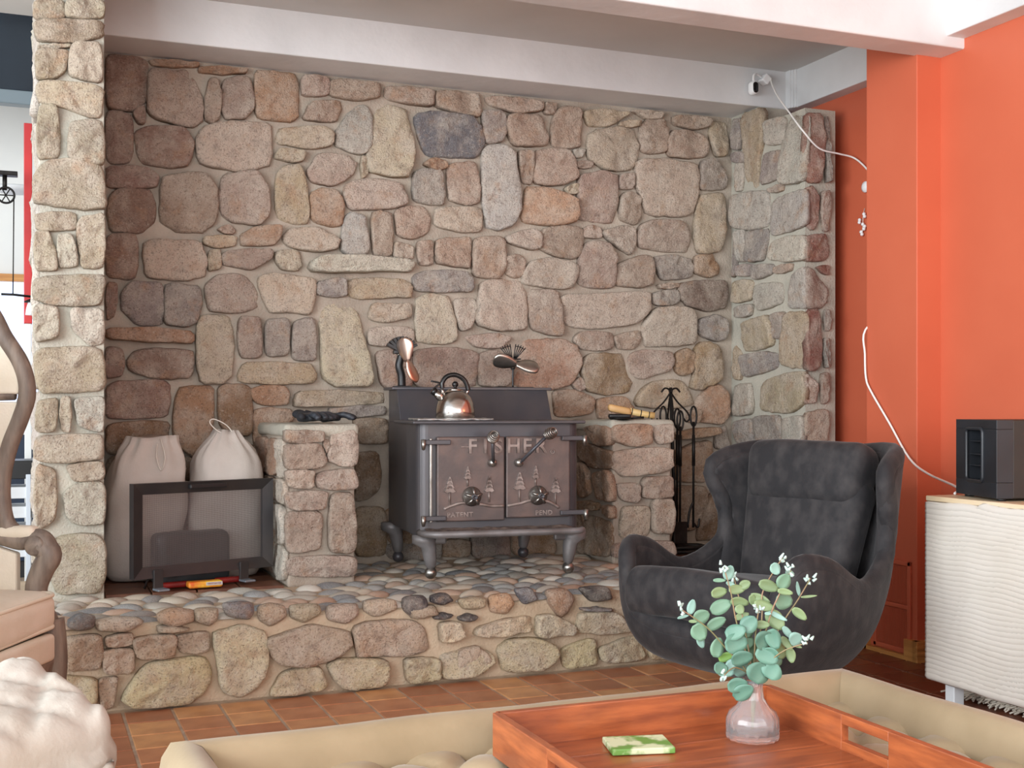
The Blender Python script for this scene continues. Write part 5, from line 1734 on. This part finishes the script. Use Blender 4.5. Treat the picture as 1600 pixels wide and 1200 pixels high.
def glass_material():
    m = bpy.data.materials.new('clear_glass')
    m.use_nodes = True
    b = m.node_tree.nodes['Principled BSDF']
    b.inputs['Base Color'].default_value = (0.95, 0.97, 0.98, 1)
    b.inputs['Roughness'].default_value = 0.04
    b.inputs['Transmission Weight'].default_value = 0.92
    b.inputs['IOR'].default_value = 1.35
    return m


M_GLASS = glass_material()
va = thing('glass_vase', 'small ribbed clear glass vase holding eucalyptus in the tray', 'vase', (1.092, 1.662, 0.4145))
lathe('body', [(0.0, 0.0), (0.040, 0.0), (0.042, 0.006), (0.042, 0.032), (0.037, 0.043), (0.026, 0.052), (0.018, 0.066), (0.016, 0.084), (0.0175, 0.096), (0.0155, 0.0955), (0.0138, 0.084), (0.0155, 0.066), (0.023, 0.053), (0.033, 0.042), (0.0385, 0.031), (0.0385, 0.010), (0.0, 0.006)], M_GLASS, va, 48, None, None, 0.03, 16)

ANG = -math.radians(22)
ec = thing('eucalyptus_sprigs', 'eucalyptus sprigs with round grey-green leaves standing in the glass vase', 'plant', (1.092, 1.662, 0.4145), ANG)
M_LEAF = material('eucalyptus_leaf', (120, 160, 140), 0.5, rgb2=(150, 184, 160), vscale=20, vmix=0.2, objcol=True, bump=0.1, bscale=60)
M_STEM = material('leaf_stem', (150, 116, 92), 0.6, rgb2=(120, 120, 80), vscale=20)
M_BUD = material('leaf_bud', (176, 198, 190), 0.6)


def E(zx, zy):          # sprig layout coordinates (x across, y down) to metres
    return Vector(((zx - 582) * 2.42e-4, 0, 0.5085 + (880 - zy) * 2.42e-4 - 0.4145))


STEMS = [([(595, 900), (470, 490), (430, 300), (375, 110)], -0.02), ([(595, 900), (520, 430), (480, 210)], 0.03), ([(592, 900), (380, 640), (250, 500), (75, 375)], -0.04),
         ([(600, 900), (650, 480), (660, 310), (740, 170), (815, 70)], 0.03), ([(600, 900), (690, 470), (770, 270), (830, 140)], -0.01), ([(605, 900), (755, 560), (905, 340), (990, 210)], 0.02),
         ([(605, 900), (740, 680), (900, 590)], -0.05), ([(598, 900), (590, 550), (600, 380)], -0.03), ([(596, 900), (450, 770), (350, 790)], -0.06)]
for (pts, dep) in STEMS:
    p3 = [E(*q) + Vector((0, dep * i / (len(pts) - 1), 0)) for i, q in enumerate(pts)]
    p3 = [Vector((0.0, 0.0, 0.012))] + [Vector((p3[0].x * 0.4, 0, 0.09))] + p3[1:]
    sp3 = smooth_path(p3, 5)
    tube('stem', sp3, [0.0016, 0.0009], M_STEM, ec, 6)
    V, F_ = [], []
    for k in range(6):
        c = sp3[-1] + Vector((rng.uniform(-0.006, 0.006), rng.uniform(-0.004, 0.004), rng.uniform(-0.010, 0.006)))
        d = Vector((rng.uniform(-0.006, 0.006), rng.uniform(-0.004, 0.004), rng.uniform(0.004, 0.009)))
        tube_geo([c, c + d * 0.6, c + d], [0.0030, 0.0012], 6, False, V, F_)
    mesh_obj('bud_cluster', V, F_, M_BUD, ec)
LEAVES = '''415 153 45 32 70 b;355 207 38 12 0 g;365 300 52 32 10 y;485 282 55 28 0 y;545 250 35 28 30 y;380 400 68 42 25 g;445 245 30 14 -20 b;505 365 60 30 -10 y;175 390 45 25 75 b;242 455 50 45 30 g;120 460 35 10 15 b;225 560 55 50 -60 g;240 630 40 25 -70 b;345 505 62 35 30 g;340 655 60 42 80 g;185 488 25 10 0 y;455 620 72 58 10 G;455 545 62 45 20 G;495 715 65 50 15 G;545 490 55 50 45 G;505 415 30 28 -60 y;525 465 45 20 20 y;355 785 48 36 -10 G;410 830 52 38 -10 b;440 775 40 30 50 b;515 815 56 50 0 b;465 895 62 45 10 G;505 940 65 50 35 G;600 810 62 75 60 G;640 595 58 62 30 G;705 590 62 45 -70 G;660 705 70 45 -25 G;695 680 48 32 -20 G;695 800 50 62 60 G;770 695 55 42 -50 y;838 712 45 28 -80 y;805 630 50 22 -50 y;860 595 40 48 30 b;875 650 35 10 -20 y;815 560 45 20 -50 b;740 480 70 48 -50 y;650 345 62 25 -20 y;660 385 65 30 -15 y;790 350 58 52 -10 g;700 255 62 35 -20 y;780 210 48 45 60 g;790 280 45 20 -10 y;725 130 38 32 -60 b;905 440 52 28 -40 y;905 280 45 12 100 b;965 325 50 8 5 y;635 500 45 25 0 y;560 640 45 45 0 k;410 725 50 30 20 e;750 450 60 15 -25 b;840 170 30 20 -20 b;600 360 40 25 -60 y;680 430 20 10 0 b;760 760 34 38 40 k;580 700 50 45 20 k;560 560 45 40 80 k;620 760 45 40 -30 k'''
LC = {'b': (136, 172, 160), 'g': (112, 148, 120), 'G': (84, 128, 110), 'y': (130, 148, 98), 'k': (70, 104, 70), 'e': (120, 160, 64)}
for s in LEAVES.split(';'):
    q = s.split()
    cx, cy, hl, hw, an = map(float, q[:5])
    c = E(cx, cy)
    c.y = -0.018 if q[5] == 'G' else (0.02 if q[5] == 'k' else rng.uniform(-0.012, 0.02))
    L_, W_ = hl * 2.7e-4, hw * 2.85e-4
    V, F_ = [], []
    n = 8
    for i in range(n + 1):
        t = i / n
        w = W_ * math.sin(math.pi * (0.04 + 0.92 * t) ** 0.85) ** 0.62
        for k, sgn in enumerate((-1, -0.5, 0, 0.5, 1)):
            V.append((-L_ + 2 * L_ * t, 0.10 * abs(sgn) * -w - 0.12 * L_ * (2 * t - 1) ** 2, w * sgn))
    for i in range(n):
        for k in range(4):
            F_.append((i * 5 + k, i * 5 + k + 1, (i + 1) * 5 + k + 1, (i + 1) * 5 + k))
    lf = mesh_obj('leaf', V, F_, M_LEAF, ec, loc=c)
    lf.rotation_euler = (rng.uniform(-0.35, 0.35), -math.radians(an), rng.uniform(-0.35, 0.35))
    sd = lf.modifiers.new('thick', 'SOLIDIFY')
    sd.thickness = 0.0006
    k = rng.uniform(0.68, 0.88)
    lf.color = tuple(min(1, v * k) for v in lin(LC[q[5]])[:3]) + (1,)

# ------------------------------------------------------------------ white wave-front cabinet
M_WAVE = material('wave_front', (208, 201, 192), 0.5, rgb2=(200, 192, 181), vscale=4)
M_TOPB = material('cabinet_top', (222, 202, 172), 0.45, rgb2=(208, 186, 152), vscale=5, stretch=(8, 1, 1))
M_CREAM = material('cabinet_side', (226, 216, 200), 0.5)
cb = thing('wave_cabinet', 'white cabinet with rippled wave front standing along the orange wall', 'cabinet', (2.63, 3.016, 0.0))
CL, CZ0, CZ1 = 1.6, 0.10, 0.658
bevel_box('carcass', (0.02, -CL, CZ0), (0.54, 0.0, CZ1), M_CREAM, cb, 0.003)
bevel_box('top', (-0.006, -CL, CZ1), (0.545, 0.006, CZ1 + 0.016), M_TOPB, cb, 0.003)


def wave(y, z):
    w = 0.55 * noise.noise(Vector((y * 3.0, z * 5.0, 0.3))) + 0.35 * noise.noise(Vector((y * 7.0, z * 9.0, 5.3)))
    return 0.0042 * math.sin(2 * math.pi * (z / 0.0150 + w * 1.9)) * (0.75 + 0.4 * noise.noise(Vector((y * 4, z * 14, 2))))


for (ya, yb) in ((-0.80, 0.0), (-1.6, -0.803)):
    V, F_ = [], []
    nz_, ny2 = 300, 90
    for j in range(nz_ + 1):
        for i in range(ny2 + 1):
            y, z = ya + (yb - ya) * i / ny2, CZ0 + (CZ1 - CZ0) * j / nz_
            edge = 1.0
            V.append((0.003 + wave(y, z) * edge, y, z))
    for j in range(nz_):
        for i in range(ny2):
            b = j * (ny2 + 1) + i
            F_.append((b, b + 1, b + ny2 + 2, b + ny2 + 1))
    dr = mesh_obj('wave_door', V, F_, M_WAVE, cb)
    sd = dr.modifiers.new('thick', 'SOLIDIFY')
    sd.thickness = 0.014
    sd.offset = -1
for (x, y) in ((0.05, -0.06), (0.49, -0.06), (0.05, -0.85), (0.49, -0.85), (0.05, -1.54), (0.49, -1.54)):
    bevel_box('leg', (x - 0.02, y - 0.02, 0.0), (x + 0.02, y + 0.02, CZ0), material('leg_white', (214, 216, 218), 0.4), cb, 0.003)

# rug with a fringe, partly under the cabinet
M_RUG = material('grey_rug', (150, 138, 128), 0.95, rgb2=(110, 96, 88), vscale=16, bump=0.7, bscale=90, bdist=0.01)
M_FRINGE = material('rug_fringe', (214, 204, 190), 0.95, rgb2=(180, 168, 152), vscale=30)
rg = thing('fringed_rug', 'shaggy pale rug fringe on the tiles below the wave-front cabinet', 'rug', (2.52, 2.30, 0.0155))
rbox('pile', (0.28, 1.5, 0.016), 0.006, M_RUG, rg, (0.49, 0.05, 0.0))
V, F_ = [], []
for k in range(420):
    y = -0.7 + 1.5 * k / 420
    for r in range(2):
        p0 = Vector((0.355, y, 0.006))
        p1 = p0 + Vector((-rng.uniform(0.02, 0.05), rng.uniform(-0.02, 0.02), rng.uniform(0.004, 0.022)))
        p2 = p1 + Vector((-rng.uniform(0.015, 0.05), rng.uniform(-0.025, 0.025), rng.uniform(-0.02, 0.0)))
        p2.z = max(p2.z, -0.005)
        tube_geo([p0, p1, p2], [0.004, 0.003], 4, False, V, F_)
o = mesh_obj('fringe', V, F_, M_FRINGE, rg)
o['kind'] = 'stuff'

# subwoofer
M_SUB = material('sub_black', (34, 38, 44), 0.42, rgb2=(28, 30, 34), vscale=6, bump=0.05)
M_SUB2 = material('sub_side', (22, 20, 20), 0.5, rgb2=(38, 32, 26), vscale=5)
sbw = thing('subwoofer', 'black box subwoofer with slotted port on the white cabinet', 'speaker', (2.64, 2.74, CZ1 + 0.016), math.atan2(-0.284, 0.96))
SD, SL, SH = 0.32, 0.257, 0.240
# the port face is built round its opening
py0, py1, pz0, pz1 = 0.105, 0.215, 0.062, 0.222
py0, py1 = 0.085, 0.185
bevel_box('body', (0.05, 0.0, 0.008), (SD, SL, SH), M_SUB2, sbw, 0.003)
for nm, lo, hi in (('face_bottom', (0, 0, 0.008), (0.052, SL, 0.055)), ('face_top', (0, 0, 0.212), (0.052, SL, SH)), ('face_front', (0, 0, 0.055), (0.052, py0, 0.212)), ('face_rear', (0, py1, 0.055), (0.052, SL, 0.212))):
    bevel_box(nm, lo, hi, M_SUB, sbw, 0.0015)
fr_pts = []
for (sy, sz, a0) in ((py1 - 0.012, 0.200, 0), (py0 + 0.012, 0.200, 90), (py0 + 0.012, 0.067, 180), (py1 - 0.012, 0.067, 270)):
    for k in range(5):
        a = math.radians(a0 + 22.5 * k)
        fr_pts.append((0.0, sy + 0.013 * math.cos(a), sz + 0.013 * math.sin(a)))
tube('port_frame', fr_pts, 0.006, M_SUB, sbw, 8, True)
for z in (0.098, 0.132, 0.172):
    bevel_box('port_vane', (0.010, py0, z), (0.05, py1, z + 0.004), M_SUB, sbw, 0.001)
for (x, y) in ((0.03, 0.03), (0.03, SL - 0.03), (SD - 0.03, 0.03), (SD - 0.03, SL - 0.03)):
    lathe('rubber_foot', [(0.0, 0.0), (0.014, 0.0), (0.015, 0.009), (0.0, 0.009)], M_BLACK, sbw, 16, (x, y, 0))

# table lamp further along the cabinet, whose glow warms the orange wall
lp = thing('table_lamp', 'table lamp on the white cabinet glowing against the orange wall', 'lamp', (2.98, 2.22, CZ1 + 0.016))
lathe('base', [(0.0, 0.0), (0.07, 0.0), (0.07, 0.015), (0.02, 0.03), (0.03, 0.12), (0.045, 0.2), (0.02, 0.29), (0.008, 0.32), (0.0, 0.32)], M_CREAM, lp, 28)
M_SHADE = material('lamp_shade', (240, 214, 170), 0.8, emit=((255, 190, 110), 1.2))
V, F_ = [], []
for k in range(32):
    a = 2 * math.pi * k / 32
    V += [(0.15 * math.cos(a), 0.15 * math.sin(a), 0.34), (0.11 * math.cos(a), 0.11 * math.sin(a), 0.58)]
for k in range(32):
    l = (k + 1) % 32
    F_.append((2 * k, 2 * l, 2 * l + 1, 2 * k + 1))
mesh_obj('shade', V, F_, M_SHADE, lp)
ll_ = bpy.data.lights.new('lamp_bulb', 'POINT')
ll_.energy = 4.5
ll_.color = (1.0, 0.62, 0.28)
ll_.shadow_soft_size = 0.06
lo_ = bpy.data.objects.new('lamp_bulb', ll_)
COL.objects.link(lo_)
lo_.parent = lp
lo_.location = (0, 0, 0.64)

# ------------------------------------------------------------------ security camera and its cord
M_GLOSSW = material('white_plastic', (238, 238, 238), 0.3)
M_LENS = material('camera_glass', (14, 15, 18), 0.08)
sc2 = thing('security_camera', 'white capsule security camera hanging from the white beam', 'camera', (3.155, 4.795, 2.445))
V, F_ = rbox_geo((0.042, 0.05, 0.066), 0.020, 6, None, 4)
mesh_obj('housing', V, F_, M_GLOSSW, sc2)
V, F_ = rbox_geo((0.028, 0.01, 0.050), 0.013, 6, None, 3)
mesh_obj('lens_window', V, F_, M_LENS, sc2, loc=(-0.002, -0.0235, -0.002))
tube('arm', smooth_path([(0, 0, 0.03), (0.002, 0, 0.058), (0.022, 0.008, 0.070), (0.055, 0.02, 0.060)], 5), 0.0055, M_GLOSSW, sc2, 8)
bevel_box('mount', (0.055, -0.006, 0.030), (0.092, 0.038, 0.070), M_GLOSSW, sc2, 0.005, rot=(0, math.radians(35), 0))
M_CORD = material('white_cord', (236, 232, 228), 0.45)
cd = tube('power_cord', smooth_path([(3.252, 4.795, 2.500), (3.236, 4.765, 2.468), (3.197, 4.66, 2.379), (3.168, 4.52, 2.263), (3.172, 4.43, 2.167), (3.257, 4.43, 2.098), (3.36, 4.43, 2.083), (3.43, 4.42, 2.070), (3.445, 4.367, 2.027), (3.447, 4.30, 1.96), (3.447, 4.15, 1.80), (3.44, 3.95, 1.55), (3.20, 3.885, 1.35),
                                     (3.062, 3.868, 1.256), (3.060, 3.868, 1.16), (3.060, 3.862, 1.068), (3.058, 3.83, 1.015), (3.058, 3.72, 0.89), (3.050, 3.60, 0.762), (2.98, 3.42, 0.715), (2.82, 3.10, 0.690), (2.72, 3.0, 0.679)], 5), 0.0042, M_CORD, None, 6)
tag(cd, 'thin white power cord running from the security camera to the cabinet', 'cord')
o = lathe('wall_sensor', [(0.0, 0.0), (0.026, 0.0), (0.024, 0.012), (0.012, 0.018), (0.0, 0.019)], M_GLOSSW, None, 20, (3.459, 4.359, 1.929), (0, -math.pi / 2, 0))
tag(o, 'small white round sensor on the recessed orange wall', 'sensor')
o = thing('bead_ornament', 'cluster of small white beads hung on the recessed orange wall', 'ornament', (3.455, 4.372, 1.766))
for k in range(9):
    r = 0.008
    lathe('bead', [(0.0, -r)] + [(r * math.sin(math.pi * i / 6), -r * math.cos(math.pi * i / 6)) for i in range(1, 6)] + [(0.0, r)], M_GLOSSW, o, 10, (-0.008, rng.uniform(-0.024, 0.024), -0.045 + 0.011 * k))
tube('string', [(0.002, 0, 0.07), (-0.006, 0, 0.04), (-0.007, 0.004, -0.045)], 0.0015, M_STRING, o, 5)

# ------------------------------------------------------------------ painted return-air grille on the column
gr = thing('vent_grille', 'orange painted return-air grille with two panels low on the column', 'grille', (3.07, 3.713, 0.20))
gy, gz = 0.105, 0.172
for nm, lo, hi in (('frame_top', (-0.010, -gy, gz - 0.016), (0.0, gy, gz)), ('frame_bottom', (-0.010, -gy, -gz), (0.0, gy, -gz + 0.016)), ('frame_side', (-0.010, -gy, -gz), (0.0, -gy + 0.016, gz)),
                   ('frame_side', (-0.010, gy - 0.016, -gz), (0.0, gy, gz)), ('frame_bar', (-0.009, -gy, -0.008), (0.0, gy, 0.008))):
    bevel_box(nm, lo, hi, M_ORANGE, gr, 0.002)
for pz in (-1, 1):
    bm = bmesh.new()
    for k in range(26):
        y = -gy + 0.02 + (2 * gy - 0.04) * k / 25
        mt = Matrix.Translation((-0.004, y, pz * 0.082)) @ Matrix.Diagonal((0.006, 0.0032, 0.142, 1))
        bmesh.ops.create_cube(bm, size=1.0, matrix=mt)
    o = bm_obj('fine_slats', bm, M_ORANGE, gr)
    o['kind'] = 'stuff'
